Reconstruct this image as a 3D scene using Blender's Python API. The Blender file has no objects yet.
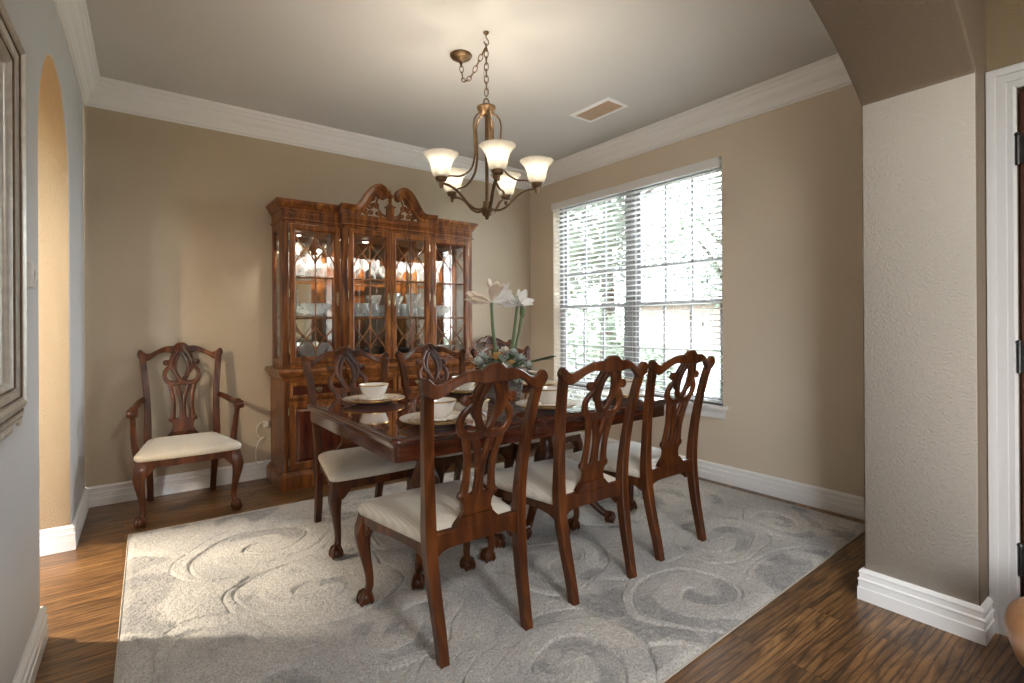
import bpy, bmesh, math, random
from mathutils import Vector, Matrix, Quaternion, noise
random.seed(11)
PI = math.pi
C = bpy.context.scene.collection

# ------------------------------------------------------------------ helpers
class MB:
    """collects shapes and links them as ONE mesh object"""
    def __init__(s): s.bm = bmesh.new()
    def loft(s, rings, close=True, cap=True):
        bm = s.bm; rv = [[bm.verts.new(p) for p in r] for r in rings]
        n = len(rings[0])
        for a, b in zip(rv[:-1], rv[1:]):
            for i in range(n if close else n-1):
                j = (i+1) % n
                try: bm.faces.new((a[i], a[j], b[j], b[i]))
                except ValueError: pass
        if cap and close:
            for r in (rv[0][::-1], rv[-1]):
                try: bm.faces.new(r)
                except ValueError: pass
        return s
    def loop_loft(s, rings):                       # rings joined end to start as well (closed torus-like)
        return s.loft(rings+[rings[0]], cap=False)
    def box(s, x0, x1, y0, y1, z0, z1, M=None):
        P = [Vector(p) for p in ((x0,y0,z0),(x1,y0,z0),(x1,y1,z0),(x0,y1,z0),(x0,y0,z1),(x1,y0,z1),(x1,y1,z1),(x0,y1,z1))]
        if M is not None: P = [M @ p for p in P]
        v = [s.bm.verts.new(p) for p in P]
        for f in ((3,2,1,0),(4,5,6,7),(0,1,5,4),(1,2,6,5),(2,3,7,6),(3,0,4,7)): s.bm.faces.new([v[i] for i in f])
        return s
    def tube(s, pts, r, n=8, closed=False, sq=1.0):
        pts = [Vector(p) for p in pts]; m = len(pts)
        rr = r if isinstance(r, (list, tuple)) else [r]*m
        T = []
        for i in range(m):
            a = pts[(i-1) % m] if (closed or i > 0) else pts[i]
            b = pts[(i+1) % m] if (closed or i < m-1) else pts[i]
            t = (b-a); t = t.normalized() if t.length > 1e-9 else Vector((0,0,1)); T.append(t)
        up = Vector((0,0,1)) if abs(T[0].z) < .9 else Vector((1,0,0))
        N = (up - T[0]*up.dot(T[0])).normalized(); rings = []
        for i in range(m):
            N = (N - T[i]*N.dot(T[i]))
            N = N.normalized() if N.length > 1e-6 else T[i].orthogonal().normalized()
            B = T[i].cross(N)
            rings.append([pts[i] + (N*math.cos(2*PI*k/n)*sq + B*math.sin(2*PI*k/n))*rr[i] for k in range(n)])
        if closed: s.loft(rings+[rings[0]], cap=False)
        else: s.loft(rings)
        return s
    def lathe(s, prof, n=28, o=(0,0,0), M=None):    # prof [(r,z)...]
        rings = []
        for r, z in prof:
            ring = [Vector((max(r,1e-5)*math.cos(2*PI*k/n), max(r,1e-5)*math.sin(2*PI*k/n), z)) for k in range(n)]
            if M is not None: ring = [M @ p for p in ring]
            rings.append([p+Vector(o) for p in ring])
        return s.loft(rings, cap=True)
    def sphere(s, c, r, sc=(1,1,1), n=14, M=None):
        prof = [(math.sin(PI*i/(n//2+2)), -math.cos(PI*i/(n//2+2))) for i in range(n//2+3)]
        rings = []
        for rr, z in prof:
            ring = [Vector((max(rr,1e-4)*math.cos(2*PI*k/n)*sc[0]*r, max(rr,1e-4)*math.sin(2*PI*k/n)*sc[1]*r, z*sc[2]*r)) for k in range(n)]
            if M is not None: ring = [M @ p for p in ring]
            rings.append([p+Vector(c) for p in ring])
        return s.loft(rings)
    def prism(s, poly, a, b, f):                    # poly 2D, extruded a..b, f(p,q,v)->3D
        return s.loft([[Vector(f(p, q, a)) for p, q in poly], [Vector(f(p, q, b)) for p, q in poly]])
    def sweep(s, path, prof, f, closed=False, mitre0=None, mitre1=None):
        """mitred sweep: path 2D, prof [(u,v)], u to the left of the path, f(p,q,v)->3D"""
        m = len(path); P = [Vector((p[0], p[1])) for p in path]; D = []
        for i in range(m):
            def nrm(a, b):
                d = (b-a).normalized(); return Vector((-d.y, d.x))
            if closed or 0 < i < m-1:
                n1 = nrm(P[(i-1) % m], P[i]); n2 = nrm(P[i], P[(i+1) % m]); k = n1+n2
                D.append(k/(k.dot(n1)))
            elif i == 0:
                D.append(Vector(mitre0) if mitre0 else nrm(P[0], P[1]))
            else:
                D.append(Vector(mitre1) if mitre1 else nrm(P[-2], P[-1]))
        rings = [[Vector(f(P[i].x+D[i].x*u, P[i].y+D[i].y*u, v)) for u, v in prof] for i in range(m)]
        if closed: s.loft(rings+[rings[0]], cap=False)
        else: s.loft(rings)
        return s
    def build(s, name, mat, parent=None, smooth=35, bevel=0, loc=None, rot=None, seg=2):
        bm = s.bm
        bmesh.ops.remove_doubles(bm, verts=bm.verts, dist=1e-6)
        bmesh.ops.recalc_face_normals(bm, faces=bm.faces)
        th = math.radians(smooth) if smooth else 0
        for f in bm.faces: f.smooth = bool(smooth)
        if smooth:
            for e in bm.edges:
                if len(e.link_faces) == 2: e.smooth = e.calc_face_angle(0) < th
        me = bpy.data.meshes.new(name); bm.to_mesh(me); bm.free()
        me.materials.append(mat)
        o = bpy.data.objects.new(name, me); C.objects.link(o)
        if parent: o.parent = parent
        if loc is not None: o.location = loc
        if rot is not None: o.rotation_euler = rot
        if bevel:
            b = o.modifiers.new('bevel', 'BEVEL'); b.width = bevel; b.segments = seg; b.limit_method = 'ANGLE'; b.angle_limit = math.radians(40)
            b.harden_normals = False
        return o

def crom(pts, n=6):
    """catmull-rom through points of any dimension"""
    out = []; m = len(pts)
    for i in range(m-1):
        p0 = pts[max(i-1,0)]; p1 = pts[i]; p2 = pts[i+1]; p3 = pts[min(i+2,m-1)]
        for k in range(n):
            t = k/n
            out.append(tuple(.5*((2*b)+(-a+c)*t+(2*a-5*b+4*c-d)*t*t+(-a+3*b-3*c+d)*t**3) for a,b,c,d in zip(p0,p1,p2,p3)))
    out.append(tuple(pts[-1])); return out

def ribbon(mb, pts, widths, th, f, n=5):
    """flat rounded strap drawn in 2D, thickness th along the third axis, f(x,z,y)->3D"""
    q = crom([tuple(p)+(w,) for p, w in zip(pts, widths)], n)
    rings = []
    for i, (x, z, w) in enumerate(q):
        a = q[max(i-1,0)]; b = q[min(i+1,len(q)-1)]
        d = Vector((b[0]-a[0], b[1]-a[1])); d = d.normalized() if d.length > 1e-9 else Vector((0,1)); nx, nz = -d.y, d.x
        h = w/2; t = th/2; c = min(h, t)*.45
        sec = [(-h,-t+c),(-h+c,-t),(h-c,-t),(h,-t+c),(h,t-c),(h-c,t),(-h+c,t),(-h,t-c)]
        rings.append([Vector(f(x+nx*u, z+nz*u, v)) for u, v in sec])
    mb.loft(rings); return mb

def fill_poly(outer, holes, th, bevel=0.0, res=2):
    """mesh from a 2D outline with holes, extruded +-th/2 about local z"""
    cu = bpy.data.curves.new('outline', 'CURVE'); cu.dimensions = '2D'; cu.fill_mode = 'BOTH'
    cu.extrude = th/2-bevel; cu.bevel_depth = bevel; cu.bevel_resolution = res; cu.offset = -bevel
    for loop in [outer]+holes:
        sp = cu.splines.new('POLY'); sp.points.add(len(loop)-1); sp.use_cyclic_u = True
        for i, p in enumerate(loop): sp.points[i].co = (p[0], p[1], 0, 1)
    o = bpy.data.objects.new('outline', cu); C.objects.link(o)
    dg = bpy.context.evaluated_depsgraph_get()
    me = bpy.data.meshes.new_from_object(o.evaluated_get(dg)); bpy.data.objects.remove(o); bpy.data.curves.remove(cu)
    return me

def tag(o, label=None, cat=None, group=None, kind=None):
    if label: o['label'] = label
    if cat: o['category'] = cat
    if group: o['group'] = group
    if kind: o['kind'] = kind
    return o
def empty(name, loc, rz=0, **k):
    o = bpy.data.objects.new(name, None); C.objects.link(o); o.location = loc; o.rotation_euler = (0,0,rz)
    o.empty_display_size = .05
    return tag(o, **k)
def kids(o): return [c for c in bpy.data.objects if c.parent == o]
def copy_tree(o, loc=None, rz=None, parent=None, label=None):
    c = o.copy(); C.objects.link(c)
    if parent is not None: c.parent = parent
    if loc is not None: c.location = loc
    if rz is not None: c.rotation_euler = (0,0,rz)
    if label: c['label'] = label
    for ch in kids(o): copy_tree(ch, parent=c)
    return c

# ------------------------------------------------------------------ materials
def mat(name):
    m = bpy.data.materials.new(name); m.use_nodes = True; nt = m.node_tree
    b = nt.nodes['Principled BSDF']; return m, nt, b
def N(nt, t, **k):
    n = nt.nodes.new(t)
    for a, v in k.items():
        if a.startswith('i_'): n.inputs[a[2:]].default_value = v
        else: setattr(n, a, v)
    return n
def L(nt, a, b): nt.links.new(a, b)
def ramp(nt, fac, stops):
    r = nt.nodes.new('ShaderNodeValToRGB'); e = r.color_ramp.elements
    while len(e) > 1: e.remove(e[-1])
    e[0].position, e[0].color = stops[0][0], (*stops[0][1], 1)
    for p, c in stops[1:]:
        x = e.new(p); x.color = (*c, 1)
    L(nt, fac, r.inputs[0]); return r.outputs[0]
def s2l(r, g, b):
    f = lambda c: (c/255/12.92) if c/255 <= .04045 else ((c/255+.055)/1.055)**2.4
    return (f(r), f(g), f(b))
def coords(nt, scale=(1,1,1), rot=(0,0,0)):
    tc = nt.nodes.new('ShaderNodeTexCoord'); mp = nt.nodes.new('ShaderNodeMapping')
    mp.inputs['Scale'].default_value = scale; mp.inputs['Rotation'].default_value = rot
    L(nt, tc.outputs['Object'], mp.inputs[0]); return mp.outputs[0]
def bump(nt, b, h, strength, dist):
    bp = N(nt, 'ShaderNodeBump'); bp.inputs['Strength'].default_value = strength; bp.inputs['Distance'].default_value = dist
    L(nt, h, bp.inputs['Height']); L(nt, bp.outputs[0], b.inputs['Normal'])

def plain(name, col, rough=.5, metal=0, coat=0, nscale=60, nstr=.0, var=.06):
    m, nt, b = mat(name)
    v = coords(nt); n = N(nt, 'ShaderNodeTexNoise'); n.inputs['Scale'].default_value = nscale; L(nt, v, n.inputs['Vector'])
    c = ramp(nt, n.outputs[0], [(.3, tuple(x*(1-var) for x in col)), (.7, tuple(min(1,x*(1+var)) for x in col))])
    L(nt, c, b.inputs['Base Color']); b.inputs['Roughness'].default_value = rough; b.inputs['Metallic'].default_value = metal
    b.inputs['Coat Weight'].default_value = coat
    if nstr: bump(nt, b, n.outputs[0], nstr, .002)
    return m
def wall_mat(name, col, peel=.35):
    m, nt, b = mat(name); v = coords(nt)
    n = N(nt, 'ShaderNodeTexNoise'); n.inputs['Scale'].default_value = 140; n.inputs['Detail'].default_value = 3; L(nt, v, n.inputs['Vector'])
    n2 = N(nt, 'ShaderNodeTexNoise'); n2.inputs['Scale'].default_value = 1.2; L(nt, v, n2.inputs['Vector'])
    c = ramp(nt, n2.outputs[0], [(.3, tuple(x*.97 for x in col)), (.7, tuple(x*1.03 for x in col))])
    L(nt, c, b.inputs['Base Color']); b.inputs['Roughness'].default_value = .55; b.inputs['Specular IOR Level'].default_value = .35
    bump(nt, b, n.outputs[0], min(1, peel*1.6), .0045); return m
def wood(name, dark, mid, light, rough=.28, coat=.4, stretch=(14,14,1.6), scale=3.0, fine=.12):
    m, nt, b = mat(name); v = coords(nt, stretch)
    n = N(nt, 'ShaderNodeTexNoise'); n.inputs['Scale'].default_value = scale; n.inputs['Detail'].default_value = 6; n.inputs['Distortion'].default_value = .6
    L(nt, v, n.inputs['Vector'])
    c = ramp(nt, n.outputs[0], [(.28, dark), (.5, mid), (.72, light)])
    L(nt, c, b.inputs['Base Color']); b.inputs['Roughness'].default_value = rough
    b.inputs['Coat Weight'].default_value = coat; b.inputs['Coat Roughness'].default_value = .02 if coat >= 1 else .12; b.inputs['Specular IOR Level'].default_value = .38
    bump(nt, b, n.outputs[0], fine, .001); return m

M = {}
TA = s2l(168,150,126)
M['wall'] = wall_mat('taupe_wall_paint', s2l(194,178,154)); M['wall_l'] = wall_mat('daylight_tinted_wall_paint', s2l(206,206,207), .2)  # left wall: same taupe, its colour lightened and cooled for window daylight
M['wall_r'] = wall_mat('tan_wall_paint', s2l(220,205,184))
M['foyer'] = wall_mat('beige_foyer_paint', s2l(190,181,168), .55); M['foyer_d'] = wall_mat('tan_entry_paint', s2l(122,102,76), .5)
M['header'] = wall_mat('shade_darkened_header_paint', s2l(122,106,88), .55)  # same wall paint, darkened in colour for the soffit's shade
M['hall'] = wall_mat('warm_hall_paint', s2l(212,190,156), .8)
M['ceil'] = wall_mat('taupe_ceiling_paint', s2l(204,202,198), .15)
M['trim'] = plain('white_trim_paint', s2l(240,239,237), .35, var=.01)
M['chair'] = wood('mahogany_chair', s2l(44,20,7), s2l(80,40,15), s2l(122,67,28), .36, .12, (9,9,1.2), 2.0, .05)
M['hutch'] = wood('cherry_cabinet', s2l(70,34,11), s2l(126,70,27), s2l(172,110,48), .34, .25, (9,9,1.2), 2.6, .05)
M['hutch_dk'] = wood('dark_cherry_panel', s2l(58,22,12), s2l(88,36,18), s2l(112,54,28), .22, .7)
M['table'] = wood('polished_mahogany', s2l(58,22,12), s2l(96,42,22), s2l(124,62,34), .06, 1.0, (1.2,12,12), 3.0, .02)
M['table_edge'] = wood('moulded_mahogany_edge', s2l(50,20,12), s2l(80,36,20), s2l(104,54,32), .18, .8, (2,12,12))
M['gold'] = plain('gilt_rim', s2l(205,168,100), .28, 1, var=.04)
M['china'] = plain('cream_china', s2l(240,234,224), .12, 0, .6, var=.01)
M['brass'] = plain('antique_brass', s2l(176,160,124), .35, 1, var=.12)
M['bronze'] = plain('brushed_bronze', s2l(112,88,62), .4, .75, var=.15)
M['silver'] = plain('champagne_silver', s2l(200,194,184), .35, .45, var=.12, nscale=30)
M['silver_dk'] = plain('tarnished_silver', s2l(120,96,76), .4, .7, var=.15)
M['white_pl'] = plain('white_plastic', s2l(222,220,215), .4, var=.01)
M['blind'] = plain('white_blind_slat', s2l(236,236,236), .45, var=.01)
M['sash'] = plain('grey_window_sash', s2l(150,150,152), .5, var=.03)
M['cord'] = plain('cream_cord', s2l(232,226,212), .5, var=.02)
M['leather'] = plain('tan_leather', s2l(176,122,72), .38, 0, .15, 25, .25, .14)
M['black'] = plain('dark_iron', s2l(44,40,38), .4, .6)
M['stem'] = plain('green_stem', s2l(92,112,66), .45, var=.1)
M['leafg'] = plain('grey_green_leaf', s2l(168,178,162), .6, var=.25, nscale=40)
M['leafd'] = plain('dark_green_leaf', s2l(84,104,70), .6, var=.25, nscale=40)
M['petal'] = plain('cream_petal', s2l(240,226,208), .5, var=.05, nscale=25)
M['petalw'] = plain('white_petal', s2l(246,244,240), .5, var=.03, nscale=25)
M['gold_fl'] = plain('ochre_blossom', s2l(214,170,104), .6, var=.12, nscale=80)
M['grey_fl'] = plain('silvery_blossom', s2l(190,196,188), .6, var=.1, nscale=80)
M['basket'] = plain('grey_woven_reed', s2l(128,124,116), .7, 0, 0, 90, .5, .25)
M['vent'] = plain('almond_vent', s2l(186,158,130), .5, var=.03)
M['ventd'] = plain('vent_shadow_metal', s2l(60,44,34), .6, var=.05)
M['sheer'] = plain('ceramic_white', s2l(238,236,232), .2, 0, .4, var=.01)
M['dkplate'] = plain('dark_blue_china', s2l(40,48,62), .15, 0, .5, var=.3, nscale=50)
M['frontdoor'] = wood('dark_front_door', s2l(38,18,12), s2l(62,30,20), s2l(84,44,28), .35, .3)

def blind_mat():
    m, nt, b = mat('white_blind_slat_translucent'); b.inputs['Base Color'].default_value = (.88,.88,.87,1); b.inputs['Roughness'].default_value = .45
    t = nt.nodes.new('ShaderNodeBsdfTranslucent'); t.inputs[0].default_value = (.9,.9,.88,1); mx = nt.nodes.new('ShaderNodeMixShader'); mx.inputs[0].default_value = .5
    L(nt, b.outputs[0], mx.inputs[1]); L(nt, t.outputs[0], mx.inputs[2]); L(nt, mx.outputs[0], nt.nodes['Material Output'].inputs[0]); return m
M['blind'] = blind_mat()
def striped():
    m, nt, b = mat('cream_striped_satin'); v = coords(nt)
    w = N(nt, 'ShaderNodeTexWave'); w.wave_type = 'BANDS'; w.bands_direction = 'X'; w.inputs['Scale'].default_value = 26; w.inputs['Distortion'].default_value = 0
    L(nt, v, w.inputs['Vector'])
    n = N(nt, 'ShaderNodeTexNoise'); n.inputs['Scale'].default_value = 300; L(nt, v, n.inputs['Vector'])
    c = ramp(nt, w.outputs['Fac'], [(.25, s2l(219,210,194)), (.6, s2l(230,222,206))])
    L(nt, c, b.inputs['Base Color']); b.inputs['Roughness'].default_value = .6; b.inputs['Sheen Weight'].default_value = .25
    bump(nt, b, w.outputs['Fac'], .25, .002); return m
M['fabric'] = striped()

def floor_mat():
    m, nt, b = mat('hand_scraped_hardwood'); v = coords(nt)
    br = N(nt, 'ShaderNodeTexBrick'); L(nt, v, br.inputs['Vector'])
    br.offset = .37; br.offset_frequency = 2
    br.inputs['Scale'].default_value = 1; br.inputs['Brick Width'].default_value = 1.15; br.inputs['Row Height'].default_value = .125
    br.inputs['Mortar Size'].default_value = .0015; br.inputs['Mortar Smooth'].default_value = .2; br.inputs['Bias'].default_value = 0
    br.inputs['Color1'].default_value = (0,0,0,1); br.inputs['Color2'].default_value = (1,1,1,1); br.inputs['Mortar'].default_value = (.5,.5,.5,1)
    # grain coordinates shifted per plank
    sep = N(nt, 'ShaderNodeSeparateColor'); L(nt, br.outputs['Color'], sep.inputs[0])
    comb = N(nt, 'ShaderNodeCombineXYZ'); mu = N(nt, 'ShaderNodeMath', operation='MULTIPLY'); mu.inputs[1].default_value = 37
    L(nt, sep.outputs[0], mu.inputs[0]); L(nt, mu.outputs[0], comb.inputs[2])
    add = N(nt, 'ShaderNodeVectorMath', operation='ADD'); L(nt, v, add.inputs[0]); L(nt, comb.outputs[0], add.inputs[1])
    mp = N(nt, 'ShaderNodeMapping'); mp.inputs['Scale'].default_value = (1.6, 11, 1); L(nt, add.outputs[0], mp.inputs[0])
    n = N(nt, 'ShaderNodeTexNoise'); n.inputs['Scale'].default_value = 1.6; n.inputs['Detail'].default_value = 8; n.inputs['Distortion'].default_value = 1.6; n.inputs['Roughness'].default_value = .62
    L(nt, mp.outputs[0], n.inputs['Vector'])
    wv = N(nt, 'ShaderNodeTexWave'); wv.bands_direction = 'Y'; wv.inputs['Scale'].default_value = 1.1; wv.inputs['Distortion'].default_value = 9; wv.inputs['Detail'].default_value = 3; wv.inputs['Detail Scale'].default_value = .8
    L(nt, mp.outputs[0], wv.inputs['Vector'])
    c1 = ramp(nt, n.outputs[0], [(.3, s2l(60,40,23)), (.44, s2l(108,77,46)), (.60, s2l(146,108,66)), (.8, s2l(186,146,98))])
    c2 = ramp(nt, wv.outputs['Fac'], [(0, (.36,.32,.30)), (.28, (1,1,1))])
    mx = N(nt, 'ShaderNodeMix', data_type='RGBA', blend_type='MULTIPLY'); mx.inputs[0].default_value = .92
    L(nt, c1, mx.inputs[6]); L(nt, c2, mx.inputs[7])
    c3 = ramp(nt, sep.outputs[0], [(0, (.72,.70,.68)), (1, (1.15,1.12,1.08))])
    m2 = N(nt, 'ShaderNodeMix', data_type='RGBA', blend_type='MULTIPLY'); m2.inputs[0].default_value = 1
    L(nt, mx.outputs[2], m2.inputs[6]); L(nt, c3, m2.inputs[7])
    m3 = N(nt, 'ShaderNodeMix', data_type='RGBA'); m3.inputs[7].default_value = (*s2l(38,20,12), 1)
    L(nt, br.outputs['Fac'], m3.inputs[0]); L(nt, m2.outputs[2], m3.inputs[6])
    L(nt, m3.outputs[2], b.inputs['Base Color']); b.inputs['Roughness'].default_value = .4
    b.inputs['Coat Weight'].default_value = .15; b.inputs['Coat Roughness'].default_value = .2
    bump(nt, b, n.outputs[0], .25, .003); return m
M['floor'] = floor_mat()

def rug_mat():
    m, nt, b = mat('carved_grey_pile'); v = coords(nt)
    at = N(nt, 'ShaderNodeAttribute'); at.attribute_name = 'pile'
    n = N(nt, 'ShaderNodeTexNoise'); n.inputs['Scale'].default_value = 2.2; n.inputs['Detail'].default_value = 4; L(nt, v, n.inputs['Vector'])
    f = N(nt, 'ShaderNodeTexNoise'); f.inputs['Scale'].default_value = 140; f.inputs['Detail'].default_value = 5; L(nt, v, f.inputs['Vector'])
    a = ramp(nt, at.outputs['Fac'], [(0, s2l(146,146,148)), (.5, s2l(210,206,200)), (1, s2l(230,226,219))])
    k = ramp(nt, n.outputs[0], [(.38, (.73,.74,.77)), (.58, (1,1,1))])
    mx = N(nt, 'ShaderNodeMix', data_type='RGBA', blend_type='MULTIPLY'); mx.inputs[0].default_value = 1; L(nt, a, mx.inputs[6]); L(nt, k, mx.inputs[7])
    ff = ramp(nt, f.outputs[0], [(.34, (.60,.60,.60)), (.62, (1.15,1.15,1.15))])
    m2 = N(nt, 'ShaderNodeMix', data_type='RGBA', blend_type='MULTIPLY'); m2.inputs[0].default_value = .8; L(nt, mx.outputs[2], m2.inputs[6]); L(nt, ff, m2.inputs[7])
    L(nt, m2.outputs[2], b.inputs['Base Color']); b.inputs['Roughness'].default_value = .95; b.inputs['Sheen Weight'].default_value = .15
    b.inputs['Specular IOR Level'].default_value = .1
    bump(nt, b, f.outputs[0], .9, .010); return m
M['rug'] = rug_mat()

def glassy(name, tint=(.98,.99,.99), gl=.12, rough=.02):
    m = bpy.data.materials.new(name); m.use_nodes = True; nt = m.node_tree; nt.nodes.clear()
    o = nt.nodes.new('ShaderNodeOutputMaterial'); t = nt.nodes.new('ShaderNodeBsdfTransparent'); g = nt.nodes.new('ShaderNodeBsdfGlossy')
    t.inputs[0].default_value = (*tint, 1); g.inputs['Roughness'].default_value = rough
    lw = nt.nodes.new('ShaderNodeLayerWeight'); lw.inputs[0].default_value = .35
    mp = N(nt, 'ShaderNodeMath', operation='MULTIPLY_ADD'); mp.inputs[1].default_value = .6; mp.inputs[2].default_value = gl*.4
    L(nt, lw.outputs['Fresnel'], mp.inputs[0])
    mx = nt.nodes.new('ShaderNodeMixShader'); L(nt, mp.outputs[0], mx.inputs[0]); L(nt, t.outputs[0], mx.inputs[1]); L(nt, g.outputs[0], mx.inputs[2]); L(nt, mx.outputs[0], o.inputs[0])
    return m
M['pane'] = glassy('clear_window_glass', gl=.06)
M['shelf_glass'] = glassy('glass_shelf', (.95,.98,.97), .25)
def crystal():
    m = bpy.data.materials.new('cut_crystal'); m.use_nodes = True; nt = m.node_tree; nt.nodes.clear(); v = coords(nt, (1,1,.35))
    w = N(nt, 'ShaderNodeTexVoronoi'); w.inputs['Scale'].default_value = 48; L(nt, v, w.inputs['Vector'])
    o = nt.nodes.new('ShaderNodeOutputMaterial'); t = nt.nodes.new('ShaderNodeBsdfTransparent'); t.inputs[0].default_value = (.97,.98,.98,1)
    g = nt.nodes.new('ShaderNodeBsdfGlossy'); g.inputs['Roughness'].default_value = .12; g.inputs[0].default_value = (1,1,1,1)
    bp = N(nt, 'ShaderNodeBump'); bp.inputs['Strength'].default_value = 1; bp.inputs['Distance'].default_value = .006; L(nt, w.outputs['Distance'], bp.inputs['Height']); L(nt, bp.outputs[0], g.inputs['Normal'])
    d = nt.nodes.new('ShaderNodeBsdfTranslucent'); d.inputs[0].default_value = (.95,.96,.97,1)
    d2 = nt.nodes.new('ShaderNodeBsdfDiffuse'); d2.inputs[0].default_value = (.92,.93,.94,1)
    m0 = nt.nodes.new('ShaderNodeMixShader'); m0.inputs[0].default_value = .5; L(nt, d.outputs[0], m0.inputs[1]); L(nt, d2.outputs[0], m0.inputs[2])
    m1 = nt.nodes.new('ShaderNodeMixShader'); m1.inputs[0].default_value = .45; L(nt, m0.outputs[0], m1.inputs[1]); L(nt, g.outputs[0], m1.inputs[2])
    r = ramp(nt, w.outputs['Distance'], [(.25, (.04,.04,.04)), (.42, (.60,.60,.60))])
    m2 = nt.nodes.new('ShaderNodeMixShader'); L(nt, r, m2.inputs[0]); L(nt, t.outputs[0], m2.inputs[1]); L(nt, m1.outputs[0], m2.inputs[2]); L(nt, m2.outputs[0], o.inputs[0])
    return m
M['crystal'] = crystal()
def mirror(name, col=(.86,.86,.86), rough=.02):
    m, nt, b = mat(name); b.inputs['Base Color'].default_value = (*col, 1); b.inputs['Metallic'].default_value = 1; b.inputs['Roughness'].default_value = rough; return m
M['mirror'] = mirror('silvered_mirror')
M['mirror2'] = mirror('cabinet_back_mirror', (.86,.83,.78), .07)
def emis(name, col, s, base=None):
    m, nt, b = mat(name); b.inputs['Base Color'].default_value = (*(base or col), 1); b.inputs['Emission Color'].default_value = (*col, 1); b.inputs['Emission Strength'].default_value = s
    b.inputs['Roughness'].default_value = .4; return m
M['bulb'] = emis('lit_bulb', (1,.86,.66), 9)
def shade_mat():
    m = bpy.data.materials.new('frosted_shade_glass'); m.use_nodes = True; nt = m.node_tree; nt.nodes.clear()
    o = nt.nodes.new('ShaderNodeOutputMaterial'); t = nt.nodes.new('ShaderNodeBsdfTranslucent'); d = nt.nodes.new('ShaderNodeBsdfDiffuse')
    t.inputs[0].default_value = (.27,.26,.24,1); d.inputs[0].default_value = (.42,.41,.40,1)
    tr = nt.nodes.new('ShaderNodeBsdfTransparent'); tr.inputs[0].default_value = (1,.97,.9,1)
    m1 = nt.nodes.new('ShaderNodeMixShader'); m1.inputs[0].default_value = .4; L(nt, t.outputs[0], m1.inputs[1]); L(nt, d.outputs[0], m1.inputs[2])
    m2 = nt.nodes.new('ShaderNodeMixShader'); m2.inputs[0].default_value = .15; L(nt, m1.outputs[0], m2.inputs[1]); L(nt, tr.outputs[0], m2.inputs[2]); L(nt, m2.outputs[0], o.inputs[0])
    return m
M['shade'] = shade_mat()
M['grass'] = plain('lawn_grass', s2l(92,106,76), .9, nscale=3, var=.15)
M['concrete'] = plain('pale_concrete', s2l(140,138,134), .8, nscale=2)
M['asphalt'] = plain('grey_asphalt', s2l(84,86,90), .8, nscale=2)
M['foliage'] = plain('tree_foliage', s2l(78,90,72), .8, nscale=2, var=.3)
M['bark'] = plain('tree_bark', s2l(62,52,44), .9, nscale=8, var=.25)
M['brick'] = plain('reddish_brick', s2l(104,88,80), .8, nscale=10, var=.2)
M['roof'] = plain('grey_shingle', s2l(80,78,78), .85, nscale=20, var=.2)

# ------------------------------------------------------------------ room
XR, YB, CH = 3.592, 4.433, 2.84
TH = .0300                                      # the left wall stands slightly out of square
CX0 = (-.198, YB)
def LW(x, y):                                   # left wall frame: x into the room, y along it (0 at the back corner, negative toward the foyer)
    c, s = math.cos(TH), math.sin(TH)
    return (CX0[0]+x*c+y*s, CX0[1]-x*s+y*c)
LROT = (0, 0, -TH)
LLOC = (CX0[0], CX0[1], 0)
YF0, YF1 = .50, .88                             # foyer-side and dining-side faces of the header wall
XP = 2.56                                       # pillar jamb
XD = 2.70                                       # front door wall
FB = -2.6                                       # foyer back wall

def struct(o): o['kind'] = 'structure'; return o
mb = MB(); mb.box(-3.0, 5.0, FB-.2, YB+.3, -.12, 0)
struct(mb.build('floor', M['floor'], smooth=0))
mb = MB(); mb.box(-.9, XR+.2, YF1-.02, YB+.2, CH, CH+.12)
struct(mb.build('ceiling', M['ceil'], smooth=0))
mb = MB(); mb.box(-.80, XR+.2, FB-.2, YF1-.02, CH, CH+.12)
struct(mb.build('ceiling_foyer', M['ceil'], smooth=0))
mb = MB(); mb.box(-3.0, -.9, YF1-.02, YB+.2, CH, CH+.12)
struct(mb.build('ceiling_hall', M['ceil'], smooth=0))
mb = MB(); mb.box(-.2, XR+.16, YB, YB+.16, 0, CH)
struct(mb.build('wall_back', M['wall'], smooth=0))
# right wall with the window opening
WY0, WY1, WZ0, WZ1 = 2.152, 4.050, .575, 2.442
mb = MB()
mb.box(XR, XR+.16, YF1-.02, WY0, 0, CH); mb.box(XR, XR+.16, WY1, YB, 0, CH)
mb.box(XR, XR+.16, WY0, WY1, 0, WZ0); mb.box(XR, XR+.16, WY0, WY1, WZ1, CH)
struct(mb.build('wall_right', M['wall_r'], smooth=0))

# left wall with the arched opening, thick reveal
AY0, AY1, AZ, AR = 2.655-YB, 3.655-YB, 1.90, .50
WT = .42
arch = [(AY0, -.3)]+[(AY0, AZ)]+[((AY0+AY1)/2-AR*math.cos(PI*k/24), AZ+AR*math.sin(PI*k/24)) for k in range(1, 24)]+[(AY1, AZ), (AY1, -.3)]
outer = [(FB-YB-.4, -.3)]+arch+[(.0, -.3), (.0, CH), (FB-YB-.4, CH)]
FW = (-2.15-YB, -.75-YB, .55, 2.15)                # unseen foyer side window, added to light pillar and right wall
me = fill_poly(outer, [[(FW[0],FW[2]),(FW[0],FW[3]),(FW[1],FW[3]),(FW[1],FW[2])]], WT, .012, 2)
me.transform(Matrix(((0,0,1,-WT/2),(1,0,0,0),(0,1,0,0),(0,0,0,1))))
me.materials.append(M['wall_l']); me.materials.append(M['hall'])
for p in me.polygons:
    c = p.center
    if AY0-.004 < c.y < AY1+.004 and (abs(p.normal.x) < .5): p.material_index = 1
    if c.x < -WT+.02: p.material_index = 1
o = bpy.data.objects.new('wall_left', me); C.objects.link(o); o.location = LLOC; o.rotation_euler = LROT; struct(o)
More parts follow.
